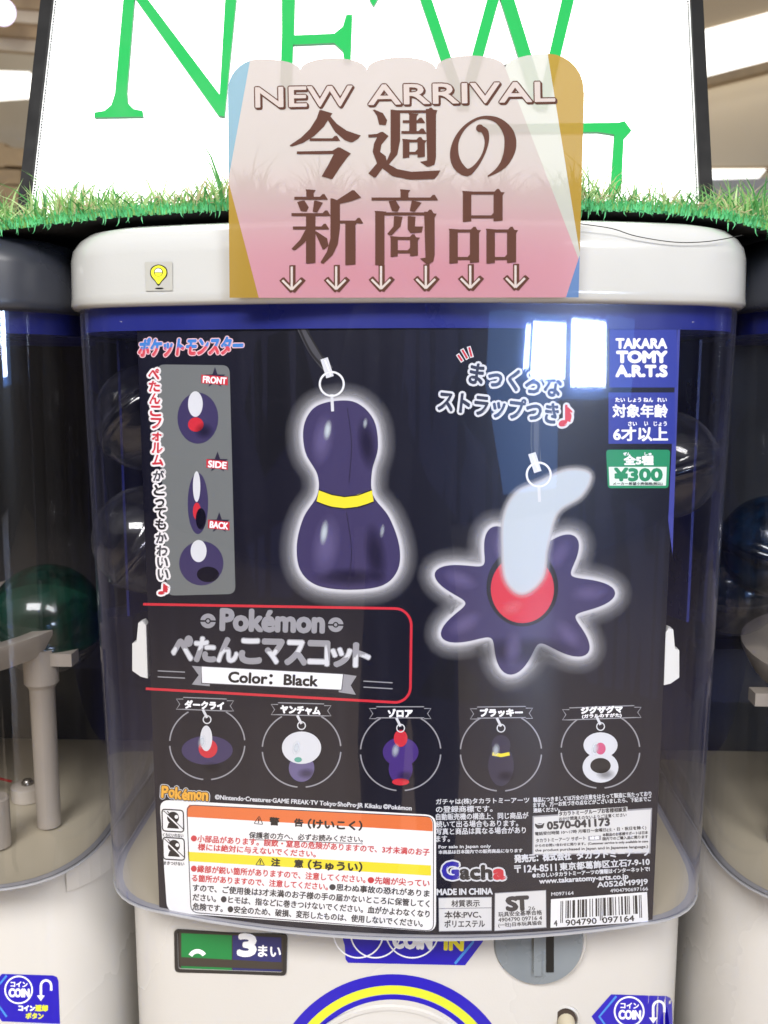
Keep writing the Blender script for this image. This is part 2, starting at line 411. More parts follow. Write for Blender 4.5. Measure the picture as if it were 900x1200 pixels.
        f += [(i, 2 * n + i, 2 * n + i + 1, i + 1) for i in range(n - 1)] + [(0, n, 3 * n, 2 * n), (n - 1, 3 * n - 1, 4 * n - 1, 2 * n - 1)]
        g.add(v, f, WHITE_PL)
        g.build('lock_tab', root)
    return root, P
root, P0 = machine(0, 0, True, 'white lidded capsule toy machine in the middle, holding the black display card')
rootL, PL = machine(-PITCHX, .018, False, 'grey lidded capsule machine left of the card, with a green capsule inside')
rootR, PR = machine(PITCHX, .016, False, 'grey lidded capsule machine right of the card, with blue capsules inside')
# ------------------------------------------------------------------ display card
cardmap = prof_mapper([(x, x * x / (2 * RF)) for x in [-.16 + .01 * i for i in range(33)]])
ztop = cardmap(476, 372).z; zbot = Z_DB + .0005
card = empty('display_card', (0, .01, zbot), 'black glossy display card filled with Japanese print inside the clear dome', 'display card')
CARD = M('card_black', (10, 11, 30), .4, noise=.12, nscale=6, coat=.2, spec=.3)
CARD.node_tree.nodes['Principled BSDF'].inputs['Coat Roughness'].default_value = .08
g = G(); n = 40
def card_edge_x(z, s):
    a = cardmap(160 if s < 0 else 797, 375); b = cardmap(187 if s < 0 else 765, 1070)
    t = (z - b.z) / (a.z - b.z); return b.x + (a.x - b.x) * t
for (za, zb) in [(ztop, zbot)]:
    v = []
    for yo in (0, .0006):
        for z in (za, zb):
            xl, xr = card_edge_x(z, -1), card_edge_x(z, 1)
            for i in range(n + 1):
                x = xl + (xr - xl) * i / n; v.append((x, x * x / (2 * RF) + yo, z))
    N = n + 1; f = []
    for i in range(n):
        f += [(i, N + i, N + i + 1, i + 1), (2 * N + i, 2 * N + i + 1, 3 * N + i + 1, 3 * N + i), (i, i + 1, 2 * N + i + 1, 2 * N + i), (N + i, 3 * N + i, 3 * N + i + 1, N + i + 1)]
    f += [(0, 2 * N, 3 * N, N), (n, N + n, 3 * N + n, 2 * N + n)]
    g.add(v, f, CARD)
g.build('card_sheet', card)
def CV(): return Canvas(cardmap)
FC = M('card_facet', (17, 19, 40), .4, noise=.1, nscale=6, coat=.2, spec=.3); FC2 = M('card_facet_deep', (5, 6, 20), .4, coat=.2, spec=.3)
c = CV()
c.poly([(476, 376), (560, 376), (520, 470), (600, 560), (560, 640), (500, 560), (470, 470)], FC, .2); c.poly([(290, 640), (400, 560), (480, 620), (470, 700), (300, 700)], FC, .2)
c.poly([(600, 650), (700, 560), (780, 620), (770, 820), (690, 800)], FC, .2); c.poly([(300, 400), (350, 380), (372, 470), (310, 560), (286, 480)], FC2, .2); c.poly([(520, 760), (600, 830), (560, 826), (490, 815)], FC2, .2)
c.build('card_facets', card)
# series title
c = CV(); c.text('ポケットモンスター', 163, 418, 285, 415, 21, K_LR, 1, bold=1.1, shear=.25, halo=[(2.3, ink('pink_edge', (232, 190, 196)))], split=(.42, K_LB)); c.build('series_title_print', card)
# left grey panel
c = CV(); c.rquad((184, 427), (269, 428), (276, 696), (196, 698), 9, K_PB, .5)
STAR = K_PUD
for (cx_, cy_, t) in ((252, 443, 'FRONT'), (255, 542, 'SIDE'), (257, 613, 'BACK')):
    c.poly([(cx_ + (13 if k % 2 == 0 else 5.2) * math.sin(math.pi * k / 5), cy_ - (13 if k % 2 == 0 else 5.2) * math.cos(math.pi * k / 5)) for k in range(10)], STAR, 1)
    wd = 30 if t == 'FRONT' else 24
    c.quad((cx_ - wd / 2 - 1, cy_ - 4), (cx_ + wd / 2, cy_ - 1.5), (cx_ + wd / 2, cy_ + 8.5), (cx_ - wd / 2 - 1, cy_ + 6), K_R, 1.5)
    c.text(t, cx_ - wd / 2 + 1, cy_ + 5.2, cx_ + wd / 2 - 2, cy_ + 7.2, 7.5, K_W, 2, bold=.45)
# generic stand-ins in the panel: plain plum pebbles on a strap
GLOW = bpy.data.materials.new('ink_glow'); GLOW.use_nodes = True
nt = GLOW.node_tree; nt.nodes.clear(); o_ = nt.nodes.new('ShaderNodeOutputMaterial'); mx = nt.nodes.new('ShaderNodeMixShader'); tr = nt.nodes.new('ShaderNodeBsdfTransparent'); df = nt.nodes.new('ShaderNodeBsdfDiffuse')
at = nt.nodes.new('ShaderNodeAttribute'); at.attribute_name = 'fade'; df.inputs[0].default_value = (.72, .72, .76, 1)
nt.links.new(at.outputs['Fac'], mx.inputs[0]); nt.links.new(tr.outputs[0], mx.inputs[1]); nt.links.new(df.outputs[0], mx.inputs[2]); nt.links.new(mx.outputs[0], o_.inputs[0])
def glow_material(name, rgb):
    m = GLOW.copy(); m.name = name
    for q in m.node_tree.nodes:
        if q.type == 'BSDF_DIFFUSE': q.inputs[0].default_value = (*lin(rgb), 1)
    return m
GLOW_PL = glow_material('ink_soft_plum', (128, 118, 168)); GLOW_DK = glow_material('ink_soft_dark', (16, 14, 30)); GLOW_WH = glow_material('ink_soft_white', (215, 225, 232)); GLOW_BL = glow_material('ink_soft_blue', (40, 60, 130))
def soft(cv, P, widths, fades, layer, mat):
    """bands growing outward (or inward if negative) from outline P, opacity stored per point"""
    N = len(P); V = [Vector(p) for p in P]; area_ = sum(V[i].x * V[(i + 1) % N].y - V[(i + 1) % N].x * V[i].y for i in range(N)); sg = 1 if area_ > 0 else -1
    nr = []
    for i in range(N):
        t = (V[(i + 1) % N] - V[i - 1]).normalized(); nr.append(Vector((t.y, -t.x)) * sg)
    pts = []; fd = []
    for w_, a in zip(widths, fades):
        pts += [(V[i].x + nr[i].x * w_, V[i].y + nr[i].y * w_) for i in range(N)]; fd += [a] * N
    F = [(j * N + i, j * N + (i + 1) % N, (j + 1) * N + (i + 1) % N, (j + 1) * N + i) for j in range(len(widths) - 1) for i in range(N)]
    g = cv.g; b = len(g.v)
    if g.fade is None: g.fade = [1.0] * b
    g.add([cv.map(x, y, layer * LAY) for x, y in pts], F, mat); g.fade += fd
def blob_soft(cv, cx, cy, rx, ry, a, layer, mat, rot=0):
    n = 24; P = []
    c_, s_ = math.cos(math.radians(rot)), math.sin(math.radians(rot))
    for rr in (1.0, .66, .33, .02):
        for k in range(n):
            x = rx * rr * math.cos(2 * math.pi * k / n); y = ry * rr * math.sin(2 * math.pi * k / n)
            P.append((cx + x * c_ - y * s_, cy + x * s_ + y * c_))
    F = [(j * n + i, j * n + (i + 1) % n, (j + 1) * n + (i + 1) % n, (j + 1) * n + i) for j in range(3) for i in range(n)]
    g = cv.g; b = len(g.v)
    if g.fade is None: g.fade = [1.0] * b
    g.add([cv.map(x, y, layer * LAY) for x, y in P], F, mat); g.fade += [0.0] * n + [a * .45] * n + [a * .85] * n + [a] * n
def fadefix(cv):
    if cv.g.fade is not None: cv.g.fade += [1.0] * (len(cv.g.v) - len(cv.g.fade))
for (cx_, cy_, rx, ry, two) in ((232, 490, 24, 30, 1), (232, 590, 12, 36, 1), (236, 660, 26, 26, 0)):
    c.disc(cx_, cy_, rx, K_PU, 1, ry=ry); c.disc(cx_ - rx * .12, cy_ - ry * .55, rx * .36, K_LG, 1.4, ry=ry * .5)
    blob_soft(c, cx_ + rx * .3, cy_ + ry * .5, rx * .5, ry * .35, .5, 1.8, GLOW_DK); fadefix(c)
    if two: c.disc(cx_ - rx * .1, cy_ + ry * .25, rx * .38, K_R, 1.6, ry=ry * .28)
fadefix(c); c.build('three_view_panel', card)
# vertical slogan
c = CV(); HW = ink('halo_white', (244, 240, 240))
ys = [438 + 14.4 * i for i in range(8)]
chars = [(ch, y, K_R) for ch, y in zip('ぺたんこフォルム', ys)] + [('が', 557, K_DG)] + [(ch, y, K_K) for ch, y in zip('とっても', (574, 588, 601, 614))] + [(ch, y, K_DG) for ch, y in zip('かわいい', (630, 645, 659, 673))] + [('♪', 690, K_R)]
for ch, y, m_ in chars:
    xx = 180.5 + (y - 438) * .0465; hh = 5 if ch in 'ォっ' else 6
    c.text(ch, xx - hh, y + 6, xx + hh, y + 6.3, 11.5 if hh == 6 else 9, m_, 2, bold=.75, halo=[(3.0, HW)])
c.build('vertical_slogan_print', card)
# big generic charm, left: a plain gourd-shaped plum charm with one yellow band
def strap(c, x0, y0, x1, y1, rx, ry):
    c.stroke(spline([(x0 + 3, y0), ((x0 + x1) / 2, (y0 + y1) / 2 + 4), (x1, y1)], 8), 11, K_DG, 3.6); c.stroke(spline([(x0, y0), ((x0 + x1) / 2 - 3, (y0 + y1) / 2 + 6), (x1 - 3, y1)], 8), 2.6, K_K, 4)
    c.stroke(spline([(x0 + 7, y0 + 1), ((x0 + x1) / 2 + 5, (y0 + y1) / 2 + 2), (x1 + 2, y1)], 8), 2.0, K_K, 4.2)
    c.stroke([(x1 - 6, y1 - 14), (x1 + 1, y1 + 8)], 9, K_LG, 4.5); c.stroke([(x1 - 5, y1 - 12), (x1 + 2, y1 + 6)], 1.5, K_W, 4.7)
    c.ring(rx, ry, 14, 2.6, K_LG, 5); c.ring(rx, ry, 14, .9, K_W, 5.2); c.stroke([(rx, ry + 12), (rx + 1, ry + 32)], 3.5, K_LG, 5)
c = CV()
L_ = spline([(392, 470), (418, 472), (438, 492), (443, 524), (436, 552), (437, 580), (456, 606), (468, 640), (466, 668), (448, 686), (410, 691), (372, 686), (352, 668), (348, 638), (356, 606), (372, 580), (372, 556), (358, 530), (356, 500), (368, 478)], 5, True)
soft(c, L_, [-2, 2, 6, 13, 22], [.85, .85, .36, .12, 0], 1, GLOW)
c.poly(L_, K_PU, 2); fadefix(c)
band = [(x, y) for x, y in spline([(374, 574), (404, 582), (436, 574)], 8)] + [(x, y) for x, y in spline([(438, 588), (404, 596), (371, 588)], 8)]
c.poly(band, K_Y, 3); c.stroke([(374, 574), (389, 579.5), (404, 582), (420, 580), (436, 574)], 1.2, K_K, 3.3); c.stroke([(371, 588), (387, 594), (404, 596), (422, 594), (438, 588)], 1.2, K_K, 3.3); fadefix(c)
blob_soft(c, 378, 515, 14, 34, .5, 2.5, GLOW_PL, 8); blob_soft(c, 382, 640, 18, 40, .5, 2.5, GLOW_PL, 8); blob_soft(c, 440, 650, 14, 40, .5, 2.5, GLOW_DK, -8); blob_soft(c, 430, 520, 12, 34, .5, 2.5, GLOW_DK, -8); blob_soft(c, 410, 676, 46, 12, .5, 2.5, GLOW_DK)
for (x, y, rx_, ry_, a_) in ((384, 504, 5, 13, .8), (380, 624, 5, 16, .75), (428, 496, 3, 7, .5), (448, 622, 3, 9, .45)): blob_soft(c, x, y, rx_, ry_, a_, 2.8, GLOW_WH, 8)
fadefix(c); c.stroke(spline([(407, 478), (412, 520), (409, 566)], 8), .9, K_PUD, 2.9); c.stroke(spline([(406, 600), (412, 645), (408, 688)], 8), .9, K_PUD, 2.9)
strap(c, 348, 378, 386, 434, 389, 450); fadefix(c)
c.build('strap_charm_picture', card)
# big generic charm, right: plum flower shape round a red disc with a pale drop
c = CV()
N_ = 160; F_ = []
for k in range(N_):
    a = 2 * math.pi * k / N_; rr = 1 + .24 * math.cos(7 * a + .6)
    F_.append((612 + 88 * rr * math.cos(a), 702 + 72 * rr * math.sin(a)))
soft(c, F_, [-2, 2, 6, 13, 22], [.85, .85, .36, .12, 0], 1, GLOW)
c.poly(F_, K_PU, 2); fadefix(c)
for k in range(7):
    a = 2 * math.pi * k / 7 - .086
    blob_soft(c, 612 + 78 * math.cos(a), 700 + 60 * math.sin(a), 24, 12, .45, 2.5, GLOW_PL, math.degrees(a))
blob_soft(c, 612, 762, 70, 18, .5, 2.4, GLOW_DK)
c.disc(612, 688, 42, K_K, 3, ry=46, n=40); c.disc(612, 690, 37, K_R, 3.3, ry=40, n=40); fadefix(c)
blob_soft(c, 600, 712, 16, 10, .5, 3.6, glow_material('ink_soft_red', (240, 120, 130)), -20)
D_ = spline([(632, 566), (664, 552), (690, 556), (680, 580), (652, 600), (640, 640), (634, 676), (612, 694), (594, 678), (590, 640), (592, 604), (606, 578)], 6, True)
soft(c, D_, [-2, 1, 4, 8], [.7, .7, .25, 0], 4, GLOW)
c.poly(D_, ink('pale', (188, 198, 206)), 4.4); fadefix(c)
strap(c, 625, 478, 629, 545, 631, 556); fadefix(c)
c.build('flower_charm_picture', card)
# slogan top right
c = CV(); DKT = ink('slogan_dark', (36, 42, 66))
c.text('まっくろな', 549, 449, 655, 466, 24, DKT, 6, bold=1.0, halo=[(3.6, K_LG)])
c.text('ストラップつき', 513, 481, 652, 497, 24, DKT, 6, bold=1.0, halo=[(3.6, K_LG)])
c.text('♪', 655, 499, 671, 499, 24, K_R, 6, bold=.9, halo=[(3.4, K_LG)])
for (x, y, x2, y2) in ((536, 415, 542, 424), (541, 409, 548, 421), (549, 406, 553, 419)): c.stroke([(x, y), (x2, y2)], 4.6, K_LG, 5); c.stroke([(x + .6, y + 1), (x2 - .6, y2 - 1)], 2.4, K_R, 5.5)
c.build('strap_slogan_print', card)
# maker box
c = CV(); c.rect(714, 384, 793, 454, K_B, 1)
c.text('TAKARA', 722, 408, 781, 408, 11, K_W, 2, bold=.9); c.text('TOMY', 723, 424.5, 781, 424.5, 12.5, K_W, 2, bold=1.3); c.text('A.R.T.S', 722, 441, 781, 441, 12.5, K_W, 2, bold=1.2)
c.build('maker_name_box', card)
c = CV(); c.rect(713, 460, 791, 520, K_B, 1)
for t, x0, x1 in (('たい', 721, 732), ('しょう', 736, 751), ('ねん', 754, 765), ('れい', 770, 781)): c.text(t, x0, 471, x1, 471, 5, K_W, 2, bold=.25)
c.text('対象年齢', 718, 489, 782, 489, 15, K_W, 2, bold=.6)
for t, x0, x1 in (('さい', 736, 746), ('い', 755, 759), ('じょう', 766, 781)): c.text(t, x0, 499, x1, 499, 5, K_W, 2, bold=.25)
c.text('6才以上', 719, 516.5, 782, 516.5, 16, K_W, 2, bold=.7)
c.build('age_notice_box', card)
c = CV(); c.rquad((710, 527), (785, 527), (783, 572), (712, 572), 4, K_GR, 3); c.quad((713, 547), (781, 547), (780, 569), (714, 569), ink('price_white', (226, 238, 228)), 3.5)
for t, x0 in (('しゅ', 755), ('ぜん', 730)): c.text(t, x0, 533.5, x0 + 8, 533.5, 3.5, K_W, 4, bold=.2)
c.text('全5種', 731, 544.5, 765, 544.5, 10.5, K_W, 4, bold=.7)
c.text('¥300', 720, 563, 775, 563, 14, K_GR, 4, bold=1.2); c.text('メーカー希望小売価格(税込)', 718, 569, 776, 569, 4, K_K, 4, bold=.15)
c.build('price_label', card)
# blue side strip: bluish reflection painted along the card's edge
c = CV(); c.quad((794, 384), (797, 384), (788, 650), (783, 610), ink('reflected_violet', (60, 66, 150)), .6); c.build('blue_reflection_strip', card)
# title panel
c = CV()
P_ = [(168, 708), (462, 713)] + arc(463, 733, 19, 20, -88, -4, 8)[1:] + [(481, 806)] + arc(463, 805, 18, 18, 5, 95, 8)[1:] + [(171, 807)]
c.stroke(P_, 3.0, K_R, 1.2)
c.text('Pokémon', 259, 738, 379, 741, 24, K_G, 2, bold=1.8)
for (x, y) in ((244, 727.5), (393.5, 732)):
    c.disc(x, y, 9, K_G, 2, ry=8.6); c.stroke([(x - 9.2, y), (x + 9.2, y + .4)], 2, CARD, 2.4); c.disc(x, y, 3.4, CARD, 2.7); c.disc(x, y, 1.9, K_G, 3)
for i, ch in enumerate('ぺたんこマスコット'):
    x0 = 202 + i * 26.6; y0 = 770 + i * .95; hh = 27 if ch not in 'ット' else (20 if ch == 'ッ' else 26)
    c.text(ch, x0, y0 + 3, x0 + (23 if ch != 'ト' else 18), y0 + 3.6, hh, K_G, 2, bold=2.2)
    c.text(ch, x0, y0 + 3, x0 + (23 if ch != 'ト' else 18), y0 + 3.6, hh, K_G if i % 2 else K_LG, 3, bold=1.1, split=(.5, K_LG if i % 2 else K_G))
c.poly([(225, 780), (246, 782), (246, 804), (225, 802), (233, 791)], K_G, 2); c.poly([(397, 789), (418, 792), (411, 803), (417, 814), (397, 811)], K_G, 2)
c.poly([(236, 780), (403, 789), (401, 809), (236, 801)], K_DG, 2.4); c.poly([(236.5, 781), (402, 790), (400, 808), (237, 800)], ink('ribbon_white', (240, 241, 244)), 2.8)
c.text('Color：Black', 268, 799, 372, 804, 12, K_K, 3.2, bold=.7)
for (x0, y0, x1, y1) in ((185, 786, 217, 787.5), (185, 793, 217, 794.5), (426, 798, 460, 800), (426, 805, 460, 807)): c.stroke([(x0, y0), (x1, y1)], 1.3, K_G, 2)
c.build('product_title_panel', card)
# five rings
TEAL = ink('mint', (96, 168, 150)); VIO = ink('violet', (66, 40, 120))
names = ['ダークライ', 'ヤンチャム', 'ゾロア', 'ブラッキー', 'ジグザグマ']
rings_ = [(243, 871, 44, (207, 818, 274, 834), (217, 829.5, 262, 831.5)), (353.5, 878, 46, (318, 824, 388, 840), (329, 835.5, 375, 837.5)), (469.5, 881, 47, (433, 828, 505, 843), (455, 840, 483, 840)), (587, 881, 47.5, (551, 828, 624, 843), (563, 839.5, 612, 839)), (703.5, 879, 46, (659, 828, 751, 844), (681, 836, 729, 834.5))]
sl = [.03, .02, 0, -.01, -.03]
for i, (cx_, cy_, r, rb, tx) in enumerate(rings_):
    c = CV()
    for (a, b) in ((-60, -5), (4, 84), (96, 176), (184, 240)): c.ring(cx_, cy_, r, 1.6, K_G, 1.5, ry=r * .965, a0=a, a1=b, n=24)
    x0, y0, x1, y1 = rb; dd = (x1 - x0) * sl[i] / 2
    c.poly([(x0 + 8, y0 - dd), (x1 - 8, y0 + dd), (x1 - 8, y1 + dd - 2), (x0 + 8, y1 - dd - 2)], CARD, 2.2)
    c.stroke([(x0 + 8, y0 - dd), (x1 - 8, y0 + dd)], 1.2, K_G, 2.6); c.stroke([(x0 + 8, y1 - dd - 2), (x1 - 8, y1 + dd - 2)], 1.2, K_G, 2.6)
    for s, xe in ((-1, x0), (1, x1)):
        yy = y0 + s * dd; xi = xe - s * 8
        c.stroke([(xi, yy + 2), (xe, yy + 2), (xe - s * 4, yy + 8), (xe, yy + 14), (xi, yy + 14)], 1.1, K_G, 2.6)
    c.text(names[i], tx[0], tx[1], tx[2], tx[3], 9 if i < 4 else 7.5, K_W, 3, bold=.75)
    if i == 4: c.text('(ガラルのすがた)', 682, 842, 728, 840.5, 5, K_W, 3, bold=.3)
    # generic small charms
    cy2 = cy_ + 6
    if i == 0: c.disc(cx_, cy2 + 2, 30, K_PU, 2, ry=17); c.disc(cx_ + 1, cy2, 11, K_R, 2.5, ry=11); c.disc(cx_ - 1, cy2 - 12, 7, K_LG, 3, ry=15)
    if i == 1: c.disc(cx_, cy2 + 16, 15, K_PUL, 2, ry=16); c.disc(cx_, cy2 - 8, 23, K_LG, 2.4, ry=19); c.disc(cx_ - 4, cy2 + 6, 4.5, TEAL, 2.8, ry=3)
    if i == 2: c.disc(cx_, cy2 + 14, 14, VIO, 2, ry=17); c.disc(cx_, cy2 - 6, 21, VIO, 2.4, ry=17); c.disc(cx_, cy2 - 22, 8, K_R, 2.8, ry=10); c.disc(cx_, cy2 + 29, 10, K_R, 3, ry=4)
    if i == 3: c.disc(cx_, cy2 + 10, 15, K_PUD, 2, ry=24); c.disc(cx_, cy2 - 14, 11, K_PUD, 2.4, ry=12); c.stroke([(cx_ - 10, cy2 - 4), (cx_, cy2 - 2), (cx_ + 10, cy2 - 4)], 4, K_Y, 2.8)
    if i == 4: c.disc(cx_, cy2 + 14, 21, K_LG, 2, ry=18); c.disc(cx_, cy2 + 12, 12, K_K, 2.4, ry=9); c.disc(cx_, cy2 - 12, 20, K_LG, 2.6, ry=15); c.disc(cx_, cy2 - 8, 6, ink('rose', (206, 88, 128)), 3, ry=7)
    blob_soft(c, cx_ - 6, cy2 - 8, 5, 9, .55, 3.6, GLOW_WH, 10); blob_soft(c, cx_ + 6, cy2 + 22, 12, 7, .45, 3.7, GLOW_DK); fadefix(c)
    c.ring(cx_, cy_ - 28, 4.5, 1.3, K_LG, 3.4); c.stroke([(cx_ - 5, cy_ - 40), (cx_, cy_ - 30)], 3, K_LG, 3.5)
    fadefix(c); c.build('lineup_ring', card)
# small logo and rights line
c = CV()
for i, ch in enumerate('Pokémon'):
    wds = [8.4, 7.6, 8, 7, 9.5, 7, 7.4]; x0 = 190 + sum(wds[:i]); yo = [0, -.5, 1, 1.6, 1.6, 1, 1.6][i]
    c.text(ch, x0, 934 + yo + i * .3, x0 + wds[i] - 1.2, 934.3 + yo + i * .3, 13 if ch in 'Pk' else (11.5 if ch == 'é' else 8.6), K_MY, 3, bold=.9, halo=[(2.6, K_LG), (1.8, K_K)])
c.build('orange_logo_print', card)
c = CV(); c.text('©Nintendo·Creatures·GAME FREAK·TV Tokyo·ShoPro·JR Kikaku ©Pokémon', 252, 938, 482, 951, 7, K_LG, 2, bold=.25); c.build('rights_line_print', card)
# warning box
c = CV(); PAPER = ink('label_white', (246, 245, 242)); RT = ink('text_red', (206, 66, 70)); KT = ink('text_black', (52, 50, 54))
def cline(x): # z-constant line through the box: px drop grows with depth
    return x
c.rquad((187, 937), (511, 955), (511, 1092), (196, 1069), 12, PAPER, 1)
c.poly([(222, 943), (498, 956)] + arc(498, 966, 9, 10, -85, -5, 5)[1:] + [(507, 974), (219, 957), (219, 947)], K_O, 1.5)
c.poly([(220, 998), (505, 1014), (505, 1026), (221, 1009)], K_Y, 1.5)
c.stroke(c.rpts((219, 943), (508, 957), (508, 1091), (224, 1069), 9), 1.0, K_DG, 2, closed=True)
def wl(t, x0, y0, x1, y1, h, m_, b=.25, ly=2.5): c.text(t, x0, y0, x1, y1, h, m_, ly, bold=b)
wl('⚠', 298, 965, 308, 966, 9, K_K); wl('警', 316, 966.5, 327, 967, 9, K_K, .5); wl('告', 345, 968, 355, 968.5, 9, K_K, .5); wl('（けいこく）', 361, 970.4, 424, 973, 11, K_K, .6)
wl('保護者の方へ、必ずお読みください。', 292, 982, 425, 987, 7.5, KT, .2); c.stroke([(292, 983.5), (425, 988.6)], .8, KT, 2.4)
wl('●小部品があります。誤飲・窒息の危険がありますので、3才未満のお子', 224, 986, 503, 1002.5, 8.2, RT)
wl('様には絶対に与えないでください。', 232, 996, 370, 1004.5, 8, RT)
wl('⚠', 300, 1013.5, 310, 1014, 8, K_K); wl('注', 318, 1014.5, 328, 1015, 9, K_K, .5); wl('意', 345, 1016, 355, 1016.5, 9, K_K, .5); wl('（ちゅうい）', 361, 1018.4, 424, 1021.5, 11, K_K, .6)
wl('●縁部が鋭い箇所がありますので、注意してください。', 224, 1021.5, 428, 1034.5, 8.4, RT); wl('●先端が尖ってい', 431, 1035, 503, 1039, 8.4, RT)
wl('る箇所がありますので、注意してください。', 225, 1032.5, 384, 1043, 8.2, RT); wl('●思わぬ事故の恐れがありま', 386, 1043, 503, 1051, 8.2, KT)
wl('すので、ご使用後は3才未満のお子様の手の届かないところに保管してく', 226, 1044, 503, 1063, 8.4, KT)
wl('ださい。●ヒモは、指などに巻きつけないでください。血がかよわなくなり', 226, 1055, 503, 1075, 8.4, KT)
wl('危険です。●安全のため、破損、変形したものは、使用しないでください。', 226, 1066, 495, 1086, 8.4, KT)
for (ty, dy_) in ((948, 0), (981, 1)):
    x0 = 190 + dy_ * 1
    pts = c.rpts((x0, ty), (x0 + 25, ty + 1.5), (x0 + 25.6, ty + 27), (x0 + .6, ty + 25.5), 4)
    c.stroke(pts, 1.4, K_K, 2, closed=True)
    c.disc(x0 + 13, ty + 10, 7, K_K, 2.2); c.disc(x0 + 17, ty + 9, 2.2, PAPER, 2.6); c.poly([(x0 + 8, ty + 16), (x0 + 17, ty + 16), (x0 + 20, ty + 23), (x0 + 6, ty + 22)], K_K, 2.2)
    c.stroke([(x0 + 2, ty + 3), (x0 + 24, ty + 24)], 1.6, PAPER, 3); c.stroke([(x0 + 2.5, ty + 2), (x0 + 25, ty + 23)], .9, K_K, 3.4)
    for q in (0, 4): c.stroke([(x0 + 2 + q, ty + 2), (x0 + 7 + q, ty + 8)], 1, K_K, 2.6)
    wl('くちにいれない' if not dy_ else 'まきつけない', x0 + 1, ty + 32, x0 + 25, ty + 33.2, 4, K_DG, .15)
c.build('warning_label', card)
# right small print
c = CV()
def sl_(t, x0, y0, x1, y1, h, m_=K_LG, b=.2): c.text(t, x0, y0, x1, y1, h, m_, 3, bold=b)
sl_('ガチャは(株)タカラトミーアーツ', 511, 943.5, 620, 941.5, 7.6); sl_('の登録商標です。', 511, 952, 577, 951, 7.6)
sl_('自動販売機の構造上、同じ商品が', 511, 960.8, 619, 959, 7.6); sl_('続いて出る場合もあります。', 511, 969.5, 607, 968, 7.6); sl_('写真と商品は異なる場合があり', 511, 978, 616, 976.2, 7.6); sl_('ます。', 511, 986.5, 527, 986, 7.2)
sl_('For sale in Japan only', 514, 995, 575, 994, 4.6); sl_('本商品は日本国内での販売商品になります', 514, 1000.5, 612, 998.5, 4.4)
sl_('製品につきましては万全の注意をはらって製造に当たっており', 625, 940, 763, 932.5, 5.6); sl_('ますが、万一お気づきの点などがございましたら、下記までご', 625, 946, 763, 938.5, 5.6); sl_('連絡ください。', 625, 952, 656, 950.5, 5.2)
sl_('発売元：株式会社', 603, 1010.5, 669, 1007, 9, b=.5); sl_('タカラトミーアーツ', 676, 1006.5, 761, 1002, 9, b=.5)
sl_('〒124-8511', 603, 1022.5, 652, 1020, 8.4, b=.35); sl_('東京都葛飾区立石7-9-10', 656, 1019.8, 761, 1013.5, 8.8, b=.35)
sl_('●たのしいタカラトミーアーツの情報はインターネットで!', 624, 1028.5, 761, 1020.5, 5.4, b=.25)
sl_('www.takaratomy-arts.co.jp', 632, 1037, 736, 1031, 7.6, b=.35); sl_('A0526M99J9', 700, 1041.5, 759, 1037.5, 8, b=.3); sl_('4904790697166', 715, 1045.5, 759, 1043, 4, b=.1); sl_('M097164', 646, 1049.5, 672, 1048, 4, b=.1)
sl_('MADE IN CHINA', 512, 1048.5, 577, 1047.5, 7, b=.45)
c.build('small_print', card)
c = CV(); BX = ink('box_grey', (222, 222, 220))
c.quad((624, 956), (764, 946.5), (762, 1000), (623.5, 1002), K_G, 2); c.quad((625.5, 957.5), (762.5, 948.3), (760.6, 998.6), (625, 1000.5), BX, 2.5)
c.quad((654, 950.5), (735, 945), (735, 952), (654, 957.2), BX, 2.7)
def bl_(t, x0, y0, x1, y1, h, b=.15, m_=KT): c.text(t, x0, y0, x1, y1, h, m_, 3.2, bold=b)
bl_('タカラトミーグループお客様相談室', 655, 956, 734, 950.5, 5.2, .25); bl_('おかけ間違えのないようご注意ください', 655, 961.5, 734, 956.5, 4.2)
bl_('0570-041173', 641.5, 971.5, 714, 967, 8.5, .7); c.poly([(626.5, 965), (638, 964.2), (636, 970), (630, 971), (627, 968)], KT, 3); c.stroke(arc(632, 962, 5, 4, 20, 160, 6), 1, BX, 3.4)
bl_('電話受付時間 10～17時 月曜日～金曜日(土・日・祝日を除く)', 627, 979.5, 757, 972, 4.8); bl_('タカラトミーアーツ サポート', 628, 987, 686, 984, 4.6); c.quad((689, 979.5), (704, 978.8), (704, 984), (689, 984.8), K_G, 3); bl_('検索', 691, 984, 702, 983.3, 4, .2, K_W)
bl_('本製品のお客様サポートは日本', 706, 980, 759, 977, 3.8); bl_('国内でのご購入品に限ります', 706, 984.6, 759, 982, 3.8)
bl_('からのお問い合わせに限ります。(Customer service is only available in case', 627, 993, 759, 987.5, 4); bl_('the product purchased in Japan and in Japanese language.)', 627, 998.6, 759, 994, 4)
c.build('contact_box', card)
c = CV()
for i, (ch, x0, x1, m_) in enumerate((('G', 519, 537, K_DB), ('a', 540, 550, K_K), ('c', 552, 562, K_K), ('h', 565, 576, K_K), ('a', 579, 591, K_R))):
    c.text(ch, x0, 1029.5, x1, 1029.3, 19 if ch == 'G' else (15 if ch == 'h' else 10.5), m_, 3, bold=1.5, halo=[(3.4, K_LG)])
c.build('brand_logo_print', card)
c = CV(); c.quad((514, 1052), (576, 1051), (576, 1090), (514.5, 1091), BX, 2); c.stroke([(514.5, 1064.5), (576, 1063.5)], 1, K_G, 2.4); c.stroke([(514, 1052), (576, 1051), (576, 1090), (514.5, 1091)], 1, K_G, 2.6, closed=True)
c.text('材質表示', 529, 1062.5, 562, 1062, 8, KT, 3, bold=.2); c.text('本体:PVC、', 521, 1076, 564, 1075.4, 8.5, KT, 3, bold=.25); c.text('ポリエステル', 521, 1086.5, 568, 1086, 8.5, KT, 3, bold=.25)
c.build('material_box', card)
